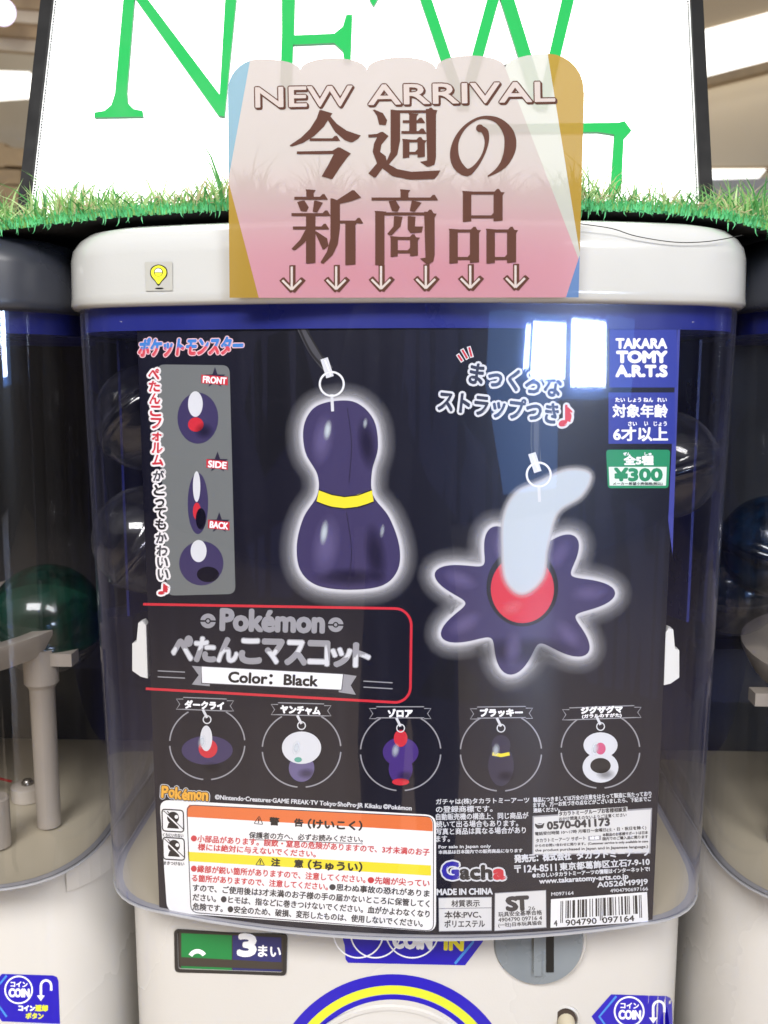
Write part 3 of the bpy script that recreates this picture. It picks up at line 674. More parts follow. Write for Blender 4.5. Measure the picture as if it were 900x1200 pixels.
c = CV(); c.quad((580, 1046.5), (639.5, 1043), (640, 1086.5), (579.5, 1090.5), BX, 2); c.stroke([(580, 1046.5), (639.5, 1043), (640, 1086.5), (579.5, 1090.5)], 1, K_G, 2.4, closed=True)
# ST mark
c.text('S', 594, 1066.5, 606, 1066, 15, KT, 3, bold=1.5); c.text('T', 605, 1066, 619, 1065.3, 15, KT, 3.2, bold=1.5); c.text('26', 619, 1066.5, 627, 1066, 4.5, KT, 3)
c.text('玩具安全基準合格', 584, 1074, 635, 1071.5, 5.6, KT, 3, bold=.15); c.text('4904790 09716 4', 584, 1080, 635, 1077.5, 4.6, KT, 3, bold=.1); c.text('(一社)日本玩具協会', 584, 1087, 635, 1084, 5.6, KT, 3, bold=.15)
c.build('safety_mark_box', card)
c = CV(); c.quad((645.5, 1053.5), (758, 1045), (759.5, 1080), (645, 1087), ink('barcode_white', (242, 242, 240)), 2)
bits = '101' + '0001011' + '0100111' + '0001101' + '0111011' + '0001001' + '0001101' + '01010' + '1110010' + '1110100' + '1000100' + '1100110' + '1010000' + '1011100' + '101'
for i, b_ in enumerate(bits):
    if b_ == '1':
        t0 = .10 + .84 * i / 95; t1 = .10 + .84 * (i + 1) / 95
        top = lambda t: (645.5 + 112.5 * t, 1056.5 - 8.5 * t); bot = lambda t: (645 + 114 * t, (1082 if i in (0, 2, 46, 48, 92, 94) else 1077) - 7.2 * t)
        c.quad(top(t0), top(t1 + .0003), bot(t1 + .0003), bot(t0), K_K, 2.6)
c.text('4', 649, 1085, 653, 1084.8, 6.8, K_K, 3, bold=.2); c.text('904790', 663, 1084.5, 699, 1082, 6.8, K_K, 3, bold=.2); c.text('097164', 706, 1081.5, 743, 1079, 6.8, K_K, 3, bold=.2)
c.build('barcode_box', card)
# side clips holding the card
WC = M('clip_white', (226, 226, 222), .35)
for s in (-1, 1):
    g = G(); a = prof_mapper([(x, x * x / (2 * RF) + .0012) for x in [-.16 + .01 * i for i in range(33)]])
    xo = 155 if s < 0 else 794
    pts = [(xo - s * 2 + s * 2, 754), (xo - s * 5, 752), (xo - s * 7, 730), (xo - s * 12, 728), (xo - s * 16, 733), (xo - s * 18, 795), (xo - s * 10, 793), (xo, 786)]
    if s > 0: pts = [(x + 2, y + 8) for x, y in pts]
    q0 = [a(x, y, 0) for x, y in pts]; n = len(q0); q1 = [p + Vector((0, .006, 0)) for p in q0]
    g.add(q0 + q1, [tuple(range(n)), tuple(range(2 * n - 1, n - 1, -1))] + [(i, n + i, n + (i + 1) % n, (i + 1) % n) for i in range(n)], WC)
    g.build('card_clip', root)
# ------------------------------------------------------------------ things on the machine's body
bodymap = prof_mapper(P0(.172, .034, 0, .19))
STK = ink('sticker_blue', (34, 20, 176), .3)
# counter window: recessed box with number drum
g = G(); FR = M('window_frame', (44, 42, 42), .35)
TL, TR, BR, BL = (205, 1088), (337, 1094), (336, 1142), (206, 1138)
cvw = Canvas(bodymap, g=g)
outer = cvw.rpts(TL, TR, BR, BL, 5); inner = cvw.rpts((209, 1091), (333, 1097), (332, 1138), (210, 1134), 3)
n = len(outer)
vo = [bodymap(x, y, .0003) for x, y in outer]; vi = [bodymap(x, y, .0012) for x, y in inner]; vb = [bodymap(x, y, .0012) for x, y in outer]
g.add(vo + vb + vi, [(i, (i + 1) % n, n + (i + 1) % n, n + i) for i in range(n)] + [(n + i, n + (i + 1) % n, 2 * n + (i + 1) % n, 2 * n + i) for i in range(n)], FR)
wf = g.build('counter_window', root)
c = Canvas(bodymap); BK = ink('drum_dark', (62, 56, 50)); DG = ink('drum_green', (28, 128, 64)); DN = ink('drum_navy', (44, 46, 104))
c.poly(inner, BK, 4); c.quad((213, 1093), (272, 1095.5), (272, 1124), (213, 1121), DG, 5); c.quad((273, 1095.5), (330, 1098), (330, 1127), (273, 1124), DN, 5)
c.quad((213, 1134), (272, 1136.3), (272, 1133.6), (213, 1131.5), DG, 5); c.quad((273, 1136.3), (330, 1138), (330, 1135.8), (273, 1133.6), DN, 5)
c.text('3', 280, 1118.5, 299, 1119.3, 24, K_W, 6, bold=2); c.text('まい', 303, 1120, 329, 1121, 13, K_W, 6, bold=.5); c.stroke(arc(232, 1123, 9, 9, 205, 330, 8), 5, K_W, 6)
c.build('number_drum', wf)
# big round dial label
c = Canvas(bodymap, step=10)
Z0C = (460, 1287)
for r0, r1, m_ in ((145.6, 132.5, STK), (132.5, 122.5, ink('dial_yellow', (214, 220, 52))), (122.0, 116, STK)):
    c.ring(Z0C[0], Z0C[1], (r0 + r1) / 2, r0 - r1, m_, 2, a0=180, a1=360, n=60)
c.build('dial_label', root)
g = G(); ctr = bodymap(460, 1287, 0); rr = (bodymap(460, 1177, 0) - ctr).length
g.lathe([(rr, 0), (rr * 1.0, .001), (rr * .985, .002), (rr * .95, .0022), (rr * .93, .0005), (rr * .7, .003), (0.001, .004)], (ctr.x, ctr.y + .001, ctr.z), WHITE_PL, 64, 'y')
g.build('turning_dial', root, auto=40)
# coin-in label
c = Canvas(bodymap)
c.poly([(399, 1090), (566, 1090), (566, 1103), (545, 1131), (408, 1128), (405, 1124), (404, 1108)], STK, 2)
for xx in (420, 440, 486): c.ring(xx, 1093, 29, 1.8, K_W, 3, a0=10, a1=170, n=30) if xx != 486 else c.ring(483, 1091, 31, 1.8, K_W, 3, a0=5, a1=175, n=30)
c.text('COIN', 461, 1110, 505, 1111.5, 17, K_W, 3.5, bold=1.6); c.text('IN', 521, 1112, 542, 1113, 14, K_Y, 3.5, bold=1.3)
c.stroke([(533, 1129), (554, 1104), (556, 1092)], 3, K_CY, 3)
c.build('coin_in_label', root)
# coin knob
KN = M('knob_grey', (128, 136, 142), .32, noise=.04, coat=.3); KD = M('slot_black', (16, 16, 16), .5)
g = G(); ctr = bodymap(630, 1101, 0); rr = (bodymap(681, 1101, 0) - bodymap(579, 1101, 0)).length / 2
g.lathe([(rr * 1.08, -.003), (rr * 1.08, .0006), (rr * 1.05, .0016), (rr * 1.0, .0018), (rr * .99, .0008)], (ctr.x, ctr.y, ctr.z), WHITE_PL, 56, 'y')
g.build('knob_bezel', root, auto=40)
g = G(); g.lathe([(rr * .985, 0), (rr * .985, .0035), (rr * .95, .0048), (rr * .6, .0056), (.0005, .006)], (ctr.x, ctr.y, ctr.z), KN, 56, 'y')
kn = g.build('coin_knob', root, auto=40)
g = G(); a = plane_mapper(ctr.y - .0058)
def pbox(mp, x0, y0, x1, y1, th, mat, g): q = [mp(x0, y0, th), mp(x1, y0, th), mp(x1, y1, th), mp(x0, y1, th)]; g.hexa(q, [p + Vector((0, th + .002, 0)) for p in q], mat)
pbox(a, 625, 1085, 634, 1141, .0022, KN, g); g.build('slot_rail', kn)
g = G(); pbox(a, 640, 1085, 649, 1139, .0004, KD, g); g.build('coin_slot', kn)
# return lever hole
g = G(); c2 = bodymap(662, 1194, 0); g.lathe([(.0085, -.004), (.0085, .0006), (.0074, .001), (.0068, -.0002)], (c2.x, c2.y, c2.z), WHITE_PL, 32, 'y'); g.build('lever_bezel', root, auto=40)
g = G(); g.lathe([(.0066, 0), (.0066, .0009), (.0005, .00095)], (c2.x, c2.y, c2.z), M('hole_brown', (64, 52, 44), .6), 28, 'y'); g.build('lever_hole', root)
g = G(); g.tube([(c2.x + .0005, c2.y + .002, c2.z), (c2.x + .001, c2.y - .010, c2.z - .006), (c2.x + .001, c2.y - .016, c2.z - .013)], [.0050, .0050, .0044], CREAM, 16); g.build('return_lever', root, auto=50)
# coin return stickers
def return_sticker(mp, ox, oy, k, rt, full):
    c = Canvas(mp, step=8)
    X = lambda x: ox + (x - 693) * k; Y = lambda y: oy + (y - 1165) * k
    c.poly([(X(693), Y(1191)), (X(716), Y(1165)), (X(780), Y(1167)), (X(785), Y(1169)), (X(787), Y(1174)), (X(789), Y(1228)), (X(716), Y(1225))], STK, 2)
    c.stroke([(X(722), Y(1167)), (X(702), Y(1191)), (X(722), Y(1219))], 2.6 * k, K_CY, 3)
    c.ring(X(737), Y(1185), 17 * k, 2 * k, K_W, 3)
    c.text('コイン', X(727), Y(1181), X(748), Y(1181.5), 6.5 * k, K_W, 3.4, bold=.35); c.text('COIN', X(725), Y(1193.5), X(750), Y(1194), 10 * k, K_W, 3.4, bold=.8)
    c.stroke([(X(765), Y(1193)), (X(765), Y(1180))] + [(X(x), Y(y)) for x, y in arc(771.5, 1180, 6.5, 7, 180, 360, 8)] + [(X(778), Y(1186))], 3 * k, K_W, 3)
    c.poly([(X(760), Y(1192)), (X(770), Y(1192)), (X(765), Y(1199))], K_W, 3.3)
    c.text('コイン', X(737), Y(1211), X(757), Y(1211.5), 6.5 * k, K_W, 3.4, bold=.6); c.text('返却', X(758), Y(1211.5), X(773), Y(1212), 7.5 * k, K_LY, 3.4, bold=.6)
    c.text('ボタン', X(746), Y(1221), X(768), Y(1221.5), 7 * k, K_LY, 3.4, bold=.5)
    c.build('coin_return_label', rt)
return_sticker(bodymap, 693, 1165, 1.0, root, True)
return_sticker(prof_mapper(PL(.172, .034, 0, .19)), -19, 1141, .93, rootL, True)
# pin mark sticker on the lid
lidmap = prof_mapper(P0(.1795, -.0085, 0))
c = Canvas(lidmap); c.quad((170, 307), (202, 306.5), (202.5, 340.5), (171, 341), ink('sticker_clear', (176, 175, 168)), 1)
c.poly(spline([(186, 310), (195, 314), (196, 323), (190, 330), (186, 335), (182, 330), (176.5, 323), (177.5, 314)], 5, True), K_K, 2)
c.poly(spline([(186, 311), (194, 315), (194.8, 322), (189.5, 329), (186, 333), (182.5, 329), (177.6, 322), (178.5, 315)], 5, True), K_LY, 2.5)
c.disc(186, 319, 5.2, K_K, 3); c.poly(arc(186, 319, 4.3, 4.3, 180, 360, 10), K_W, 3.4); c.poly(arc(186, 319.6, 4.3, 4.3, 0, 180, 10), K_LY, 3.4)
c.disc(187, 338, 5, K_K, 2, ry=1)
c.build('pin_mark_sticker', root)
c = Canvas(lidmap); RB = ink('lid_print_red', (212, 38, 60)); c.rect(362, 303, 400, 336, RB, 1); c.text('BANDAI', 408, 336, 566, 336, 31, RB, 1, bold=3.4); c.build('red_brand_print', root)
# ------------------------------------------------------------------ capsules
CGRP = 'plastic toy capsules inside the machines'
def capsule(x, y, z, r, mat, mat2, label, tilt=(0, 0)):
    e = empty('toy_capsule', (x, y, z), label, 'capsule', CGRP)
    e.rotation_euler = (0, 0, 0)
    R = Matrix.Rotation(tilt[0], 3, 'X') @ Matrix.Rotation(tilt[1], 3, 'Y')
    for nm, s, m_ in (('capsule_top', 1, mat), ('capsule_bottom', -1, mat2)):
        g = G(); prof = [(r * math.cos(a), s * r * math.sin(a)) for a in [math.pi / 2 * i / 12 for i in range(12)]] + [(.0004, s * r)]
        prof = [(r * 1.03, s * .0005), (r * 1.03, s * .004)] + [p for p in prof[1:]]
        g.lathe(prof, (0, 0, 0), m_, 32)
        g.f = g.f[:-2]; g.mi = g.mi[:-2]
        g.v = [tuple(R @ Vector(v) + Vector((x, y, z))) for v in g.v]
        g.build(nm, e, smooth=True)
    return e
p = onY(55, 715, .135); capsule(p.x, .135, p.z - .006, .036, GREEN_CAP, CLEAR_CAP, 'green and clear capsule inside the left machine above its white hopper', (.35, .3))
p = onY(905, 640, .12); capsule(p.x, .12, p.z, .031, BLUE_CAP, BLUE_CAP, 'blue capsule inside the right machine, upper one of two', (.2, .2))
p = onY(858, 690, .15); capsule(p.x, .15, p.z, .03, BLUE_CAP, CLEAR_CAP, 'small dark blue capsule inside the right machine, lower one of two', (-.6, .2))
for (px, py, Y, lab) in ((152, 490, .085, 'clear capsule behind the card beside the vertical red slogan, upper left'), (150, 632, .075, 'clear capsule behind the left edge of the card above the white clip'), (800, 545, .085, 'clear capsule behind the right edge of the card beside the price label')):
    p = onY(px, py, Y); capsule(p.x * .93, Y, p.z, .031, CLEAR_CAP, CLEAR_CAP, lab, (random.uniform(-1, 1), random.uniform(-1, 1)))
# ------------------------------------------------------------------ hopper inside side machines
HOP = M('hopper_white', (168, 158, 146), .4, noise=.03)
for rt, cx, dy, px0, ytop in ((rootL, -PITCHX, .018, 30, 745), (rootR, PITCHX, .016, 880, 790)):
    zc = onY(px0, ytop, .10).z; s = 1 if cx < 0 else -1
    g = G(); g.lathe([(.115, -.013), (.135, -.013), (.142, 0), (.142, .003), (.132, .003), (.12, -.006)], (cx, dy + .115, zc), HOP, 56)
    hp = g.build('hopper_ring', rt, auto=40)
    g = G(); g.lathe([(.135, -.010), (.02, -.018)], (cx, dy + .115, zc), HOP, 56); g.f = g.f[:-2]; g.mi = g.mi[:-2]; g.build('hopper_floor', rt, auto=40)
    xq = cx + s * .128; yq = dy + .09
    g = G(); g.lathe([(.0105, -.010), (.0105, -.032), (.0088, -.034), (.0078, -.036), (.0074, Z_DB - zc + .002)], (xq, yq, zc), HOP, 24); g.build('support_post', rt, auto=40)
    g = G(); g.box(min(xq, xq + s * .022), max(xq, xq + s * .022), yq - .006, yq + .006, zc - .020, zc - .012, HOP); g.build('bracket_arm', rt)
    b = onZ(33 if s > 0 else 935, 930, Z_DB + .004)
    g = G(); g.lathe([(.011, -.003), (.011, .006), (.0095, .007), (.0005, .007)], (b.x, b.y, b.z), M('boss_white', (196, 186, 172), .45), 28); bo = g.build('screw_boss', rt, auto=40)
    g = G(); g.lathe([(.0042, .007), (.0042, .0085), (.0030, .0102), (.0004, .0106)], (b.x, b.y, b.z), M('screw_steel', (150, 146, 140), .25, 1), 20); g.build('screw', bo, auto=40)
    if s > 0:
        g = G(); q = onZ(8, 990, Z_DB + .002); g.lathe([(.0085, 0), (.0085, .03), (.0075, .031), (.0005, .031)], (q.x - .006, q.y, q.z), HOP, 24); g.build('short_post', rt, auto=40)
        g = G(); g.tube([(b.x - .04, b.y + .005, b.z + .008), (b.x - .02, b.y + .002, b.z + .0095), (b.x - .011, b.y, b.z + .0085)], .0009, M('wire_red', (150, 24, 22), .4), 8); g.build('red_wire', rt)
    g = G(); g.box(cx - .15, cx + .15, dy + .205, dy + .232, zc - .06, zc - .02, M('chute_navy', (26, 28, 52), .5)); g.build('rear_chute', rt)
# ------------------------------------------------------------------ artificial grass mat on top of the machines
ZM = Z_LT + .0022
mat_root = empty('artificial_grass_mat', (0, .15, ZM), 'artificial grass mat with a ragged green front edge lying on the machine lids', 'grass mat')
GB = M('grass_backing', (22, 21, 22), .9); TUFT = M('tuft_green', (104, 204, 136), .55, noise=.25, nscale=160)
edge_px = [(-60, 276), (0, 270), (50, 265), (100, 259), (170, 253), (265, 248), (360, 246), (476, 246), (600, 246), (680, 247), (760, 250), (830, 256), (870, 264), (900, 272), (960, 285)]
edge = [onY(x, y, .040) for x, y in spline(edge_px, 8)]
def edge_z(x):
    for a, b in zip(edge[:-1], edge[1:]):
        if a.x <= x <= b.x: return a.z + (b.z - a.z) * (x - a.x) / (b.x - a.x)
    return edge[0].z if x < edge[0].x else edge[-1].z
g = G(); nx = 90; rows = [(.040, 0, 0), (.040, .0012, 1), (.06, 0, .5), (.06, .0012, .5), (.34, 0, 0), (.34, .0012, 0)]
xs = [edge[0].x + (edge[-1].x - edge[0].x) * i / nx for i in range(nx + 1)]
zmax = max(e.z for e in edge)
def mat_z(x, y):
    t = min(1, max(0, (y - .04) / .05)); z0 = edge_z(x) + .0 ; return max(z0, 0) * (1 - t) + max(z0, ZM + .001) * t
V = []
for yy, up, _ in ((.04, 0, 0), (.065, 0, 0), (.10, 0, 0), (.34, 0, 0)):
    V.append([(x, yy + .0015 * math.sin(x * 90), mat_z(x, yy)) for x in xs])
top = [[(x, y, z + .0014) for x, y, z in r] for r in V]
n = nx + 1; allv = [p for r in V for p in r] + [p for r in top for p in r]; o = 4 * n
F = []
for j in range(3):
    for i in range(nx): F += [(j * n + i, (j + 1) * n + i, (j + 1) * n + i + 1, j * n + i + 1), (o + j * n + i, o + j * n + i + 1, o + (j + 1) * n + i + 1, o + (j + 1) * n + i)]
F += [(i, i + 1, o + i + 1, o + i) for i in range(nx)]
g.add(allv, F, GB); g.build('mat_backing', mat_root)
def blade(g, base, h, lean, w, mat, segs=3):
    d = Vector((lean[0], lean[1], 0)); side = Vector((random.uniform(-1, 1), random.uniform(-.4, .4), 0))
    if side.length < .1: side = Vector((1, 0, 0))
    side.normalize(); pts = []
    for k in range(segs + 1):
        t = k / segs; p = base + Vector((0, 0, h * t * (1 - .18 * t))) + d * (t * t); ww = w * (1 - t) ** .7 / 2
        pts += [p - side * ww, p + side * ww]
    g.add(pts, [(2 * k, 2 * k + 1, 2 * k + 3, 2 * k + 2) for k in range(segs)], mat)
GR = [M('blade_green_%s' % n_, c_, .45, spec=.4) for n_, c_ in (('mid', (134, 184, 104)), ('deep', (78, 146, 76)), ('pale', (184, 210, 146)), ('straw', (200, 190, 148)))]
for m_ in GR + [TUFT]:
    b = m_.node_tree.nodes['Principled BSDF']; b.inputs['Subsurface Weight'].default_value = 0
    nt = m_.node_tree; tl = nt.nodes.new('ShaderNodeBsdfTranslucent'); tl.inputs[0].default_value = b.inputs['Base Color'].default_value
    ms = nt.nodes.new('ShaderNodeMixShader'); ms.inputs[0].default_value = .3; out = nt.nodes['Material Output']
    nt.links.new(b.outputs[0], ms.inputs[1]); nt.links.new(tl.outputs[0], ms.inputs[2]); nt.links.new(ms.outputs[0], out.inputs[0])
# fringe of short tufts along the front edge
g = G()
for i in range(2600):
    x = random.uniform(edge[0].x, edge[-1].x); z = edge_z(x); y = .0378 + random.uniform(-.0012, .001)
    h = random.uniform(.0035, .0066)
    p = Vector((x, y, z + random.uniform(-.0006, .0016)))
    blade(g, p, h, (random.uniform(-.002, .002), random.uniform(-.004, .0)), .0011, TUFT if random.random() < .8 else GR[0], 2)
    if random.random() < .05: blade(g, p, -random.uniform(.002, .006), (random.uniform(-.002, .002), -.001), .0008, TUFT, 2)
g.build('edge_tufts', mat_root, kind='stuff')
g = G()
for i in range(4600):
    x = random.uniform(edge[0].x, edge[-1].x); y = .042 + random.random() ** 1.5 * .10
    clump = .65 + .5 * math.sin(x * 70 + 2 * math.sin(x * 23)) ** 2
    z = mat_z(x, max(y, .04)) + .001; r_ = random.random(); h = random.uniform(.010, .030) * clump + (.012 if r_ < .03 else 0)
    m_ = GR[3] if random.random() < .13 else random.choice(GR[:3])
    blade(g, Vector((x, y, z)), h, (random.gauss(0, .012), random.gauss(-.002, .005)), random.uniform(.0009, .0021), m_, 3)
g.build('grass_blades', mat_root, kind='stuff')
# curly straw threads
g = G()
for i in range(240):
    x = random.uniform(edge[0].x, edge[-1].x); y = random.uniform(.036, .07); z = mat_z(x, max(y, .04)) + random.uniform(.003, .007); p = Vector((x, y, z)); P = [p]
    for k in range(5): P.append(P[-1] + Vector((random.uniform(-.003, .003), random.uniform(-.0015, .0015), random.uniform(-.0014, .0016))))
    g.tube(P, .00022, GR[3], 4, False)
g.build('straw_curls', mat_root, kind='stuff')
g = G(); lm2 = prof_mapper(P0(.1795, -.0085, 0))
g.tube([lm2(x, y, .0006) for x, y in spline([(676, 262), (716, 268), (745, 277), (790, 284), (830, 283), (868, 276)], 6)], .00022, M('thread_black', (18, 18, 18), .7), 5); g.build('loose_thread', mat_root)
# ------------------------------------------------------------------ leaning lightbox sign
def sign_pt(px, py, off=0.0):
    # plane leaning back 14 degrees through the line y=SY at mat height
    SY, ZS, a = .105, hz(232, .105), math.radians(15)
    nrm = Vector((0, -math.cos(a), math.sin(a))); d = ray(px, py); o = Vector((0, SY, ZS))
    t = (o - CAM).dot(nrm) / d.dot(nrm)
    return CAM + t * d + nrm * off
sg = empty('lightbox_sign', (0, .11, hz(232, .105)), 'glowing white lightbox with big green letters leaning behind the grass mat', 'sign')
PAN = M('lightbox_white', (255, 255, 252), .4, emit=1.4)
BLK = M('frame_black', (15, 14, 15), .5, noise=.1, nscale=60, spec=.15)
LGR = M('letter_green', (0, 150, 66), .5, noise=.04, emit=.26, spec=.2); LGE = M('letter_edge', (38, 104, 66), .5)
Lx = lambda y: 50 + (24 - 50) * y / 235; Lx2 = lambda y: 63.5 + (37 - 63.5) * y / 235
Rx = lambda y: 822 + 11 * y / 215; Rx2 = lambda y: 808 + 10 * y / 215
yt, yb = -330, 262
g = G(); q = [sign_pt(Lx2(yt) - 2, yt), sign_pt(Rx2(yt) + 2, yt), sign_pt(Rx2(yb) + 2, yb), sign_pt(Lx2(yb) - 2, yb)]
nb = Vector((0, math.cos(math.radians(15)), -math.sin(math.radians(15))))
g.hexa(q, [p + nb * .012 for p in q], PAN); g.build('light_panel', sg)
def bar(P4, name):
    g = G(); q = [sign_pt(x, y, .003) for x, y in P4]; g.hexa(q, [p + nb * .018 for p in q], BLK); return g.build(name, sg)
bar([(Lx(yt), yt), (Lx2(yt), yt), (Lx2(yb), yb), (Lx(yb), yb)], 'frame_bar'); bar([(Rx2(yt), yt), (Rx(yt), yt), (Rx(yb), yb), (Rx2(yb), yb)], 'frame_bar')
bar([(Lx(yt), yt - 14), (Rx(yt), yt - 14), (Rx(yt), yt), (Lx(yt), yt)], 'frame_bar'); bar([(Lx(yb), yb), (Rx(yb), yb), (Rx(yb), yb + 10), (Lx(yb), yb + 10)], 'frame_bar')
c = Canvas(sign_pt, step=500)
for i in range(176):
    y = yt + 4 + i * 3.35
    for fx_, s in ((Lx2, 1), (Rx2, -1)): c.disc(fx_(y) + s * 2.2, y, 1.35, BLK, 4, n=8)
c.build('perforated_edge', sg, kind='stuff')
def letter(polys, name='letter'):
    g = G()
    for k_, P in enumerate(polys):
        tr = tessellate_polygon([[Vector((x, y, 0)) for x, y in P]]); n = len(P)
        f0 = [sign_pt(x, y, .0022 + .00015 * k_) for x, y in P]; b0 = [sign_pt(x, y, .0002) for x, y in P]
        g.add(f0, [tuple(t) for t in tr], LGR); g.add(f0 + b0, [(i, (i + 1) % n, n + (i + 1) % n, n + i) for i in range(n)], LGE)
    return g.build(name, sg)
# N
letter([[(147, -60), (165, -60), (159, 0), (150, 110), (151, 123), (158, 130), (168, 132), (169, 139), (112, 140), (112, 134), (124, 132), (132, 125), (136, 112), (146, 0)],
        [(76, -120), (98, -120), (173, 0), (262, 118), (262, 139), (257, 138), (159, 0)], [(279, -120), (286, -120), (278, 0), (264, 139), (257, 138), (265, 0)]])
# E
letter([[(330, -150), (350, -150), (345, 44), (392, 42), (402, 34), (406, 20), (413, 20), (411, 76), (404, 76), (402, 62), (392, 53), (344, 55), (342, 110), (336, 128), (328, 128), (331, 40)], [(330, -168), (420, -168), (420, -118), (412, -140), (396, -153), (330, -152)]])
# E foot hidden behind the card and W
letter([[(438, 10), (446, -4), (440, -20), (430, -8), (434, 4)], [(441, -150), (455, -150), (548, 128), (535, 128)], [(612, -150), (626, -150), (549, 130), (536, 130)], [(538, -150), (555, -150), (641, 128), (625, 128)], [(693, -150), (709, -150), (641, 131), (628, 131)]])
# stroke of the lower word
letter([[(560, 148), (724, 146), (731, 144), (739, 155), (730, 165), (727, 224), (714, 236), (716, 204), (719, 160), (700, 157), (560, 158)]], 'word_stroke')
# ------------------------------------------------------------------ new arrival card
YP = -.0108
popmap = plane_mapper(YP)
def print_mat(name, rgb, trn=.45, clear=.10, grad=None):
    m = bpy.data.materials.new(name); m.use_nodes = True; nt = m.node_tree; N = nt.nodes.new; L = nt.links.new; b = nt.nodes['Principled BSDF']
    b.inputs['Roughness'].default_value = .18; b.inputs['Coat Weight'].default_value = .4
    tl = N('ShaderNodeBsdfTranslucent'); tp = N('ShaderNodeBsdfTransparent'); m1 = N('ShaderNodeMixShader'); m2 = N('ShaderNodeMixShader')
    c = (*lin(rgb), 1)
    if grad:
        tc = N('ShaderNodeTexCoord'); sp = N('ShaderNodeSeparateXYZ'); L(tc.outputs['Object'], sp.inputs[0])
        mr = N('ShaderNodeMapRange'); mr.inputs[1].default_value = grad[1]; mr.inputs[2].default_value = grad[2]; mr.interpolation_type = 'SMOOTHSTEP'; L(sp.outputs['Z'], mr.inputs[0])
        mc = N('ShaderNodeMix'); mc.data_type = 'RGBA'; L(mr.outputs[0], mc.inputs['Factor']); mc.inputs['A'].default_value = (*lin(grad[0]), 1); mc.inputs['B'].default_value = c
        L(mc.outputs['Result'], b.inputs['Base Color']); L(mc.outputs['Result'], tl.inputs[0])
    else:
        b.inputs['Base Color'].default_value = c; tl.inputs[0].default_value = c
    m1.inputs[0].default_value = trn; m2.inputs[0].default_value = clear
    L(b.outputs[0], m1.inputs[1]); L(tl.outputs[0], m1.inputs[2]); L(m1.outputs[0], m2.inputs[1]); L(tp.outputs[0], m2.inputs[2]); L(m2.outputs[0], nt.nodes['Material Output'].inputs[0])
    return m
za, zb_ = onY(476, 330, YP).z, onY(476, 170, YP).z
PK = print_mat('pop_pink', (176, 166, 162),   .22, .045, ((196, 142, 154), za, zb_)); PBL = print_mat('pop_blue', (112, 150, 168), .22, .04); PGD = print_mat('pop_gold', (162, 132, 58), .2, .03)
PWH = print_mat('pop_white', (184, 184, 176), .22, .06); PB2 = print_mat('pop_blue_deep', (98, 132, 182), .3, .06); BRN = print_mat('pop_brown', (100, 68, 58), .25, .02)
pop = empty('new_arrival_card', (0, YP, onY(476, 348, YP).z), 'pink scalloped new arrival card with brown Japanese lettering in front of the white lid', 'sign card')
lobes = [(267, 352, 69, 106), (352, 430, 68, 82), (430, 511, 67, 81), (511, 592, 65, 79), (592, 684, 63, 100)]
outl = []
outl += [(267, 112)] + [(267 + 38 - 38 * math.cos(math.radians(a)), 106 - 37 * math.sin(math.radians(a))) for a in range(10, 91, 10)]
outl += [(305 + 47 * math.sin(math.radians(a)), 69 + 13 * (1 - math.cos(math.radians(a))) ) for a in range(15, 91, 15)]
for x0, x1, yp_, yv in lobes[1:4]:
    outl += [((x0 + x1) / 2 - (x1 - x0) / 2 * math.cos(math.radians(a)), yv - (yv - yp_) * math.sin(math.radians(a))) for a in range(15, 181, 15)]
outl += [(592 + 50 - 50 * math.cos(math.radians(a)), 79 - 16 * math.sin(math.radians(a))) for a in range(15, 91, 15)]
outl += [(642 + 42 * math.sin(math.radians(a)), 63 + 42 * (1 - math.cos(math.radians(a)))) for a in range(12, 91, 13)]
outl += [(684.5, 110), (678, 348.5), (269, 349)]
def side(P, p, a, b):
    """part of polygon P on the side of line a-b where point p lies"""
    f = lambda q: (b[0] - a[0]) * (q[1] - a[1]) - (b[1] - a[1]) * (q[0] - a[0])
    sg_ = 1 if f(p) > 0 else -1; out = []
    for i in range(len(P)):
        q, r = P[i], P[(i + 1) % len(P)]; fq, fr_ = f(q) * sg_, f(r) * sg_
        if fq >= 0: out.append(q)
        if fq * fr_ < 0:
            t = fq / (fq - fr_); out.append((q[0] + (r[0] - q[0]) * t, q[1] + (r[1] - q[1]) * t))
    res = []
    for q in out:
        if not res or abs(q[0] - res[-1][0]) + abs(q[1] - res[-1][1]) > .05: res.append(q)
    return res
g = G()
cpx = Canvas(popmap, step=900, g=g)
bl0, bl1 = (295, 60), (267, 214); gl0, gl1 = (267, 210), (304, 352); wl0, wl1 = (592, 79), (679, 306); gr0, gr1 = (641, 58), (680, 300); b20, b21 = (679, 300), (662, 352)
L1, C1, R1 = (200, 140), (470, 200), (720, 100)
gold = side(side(outl, (200, 340), gl0, gl1), (600, 100), bl0, bl1) if False else side(outl, (200, 340), gl0, gl1)
blue = side(side(outl, L1, bl0, bl1), (600, 100), gl0, gl1)
main = side(side(side(side(outl, C1, bl0, bl1), C1, gl0, gl1), C1, wl0, wl1), C1, b20, b21)
white = side(side(side(outl, (800, 150), wl0, wl1), (500, 100), gr0, gr1), C1, b20, b21)
goldr = side(side(outl, (900, 150), gr0, gr1), C1, b20, b21)
blue2 = side(outl, (900, 500), b20, b21)
for P_, m_ in ((blue, PBL), (gold, PGD), (main, PK), (white, PWH), (goldr, PGD), (blue2, PB2)):
    if len(P_) > 2: cpx.poly(P_, m_, 0)
g.build('scalloped_sheet', pop)
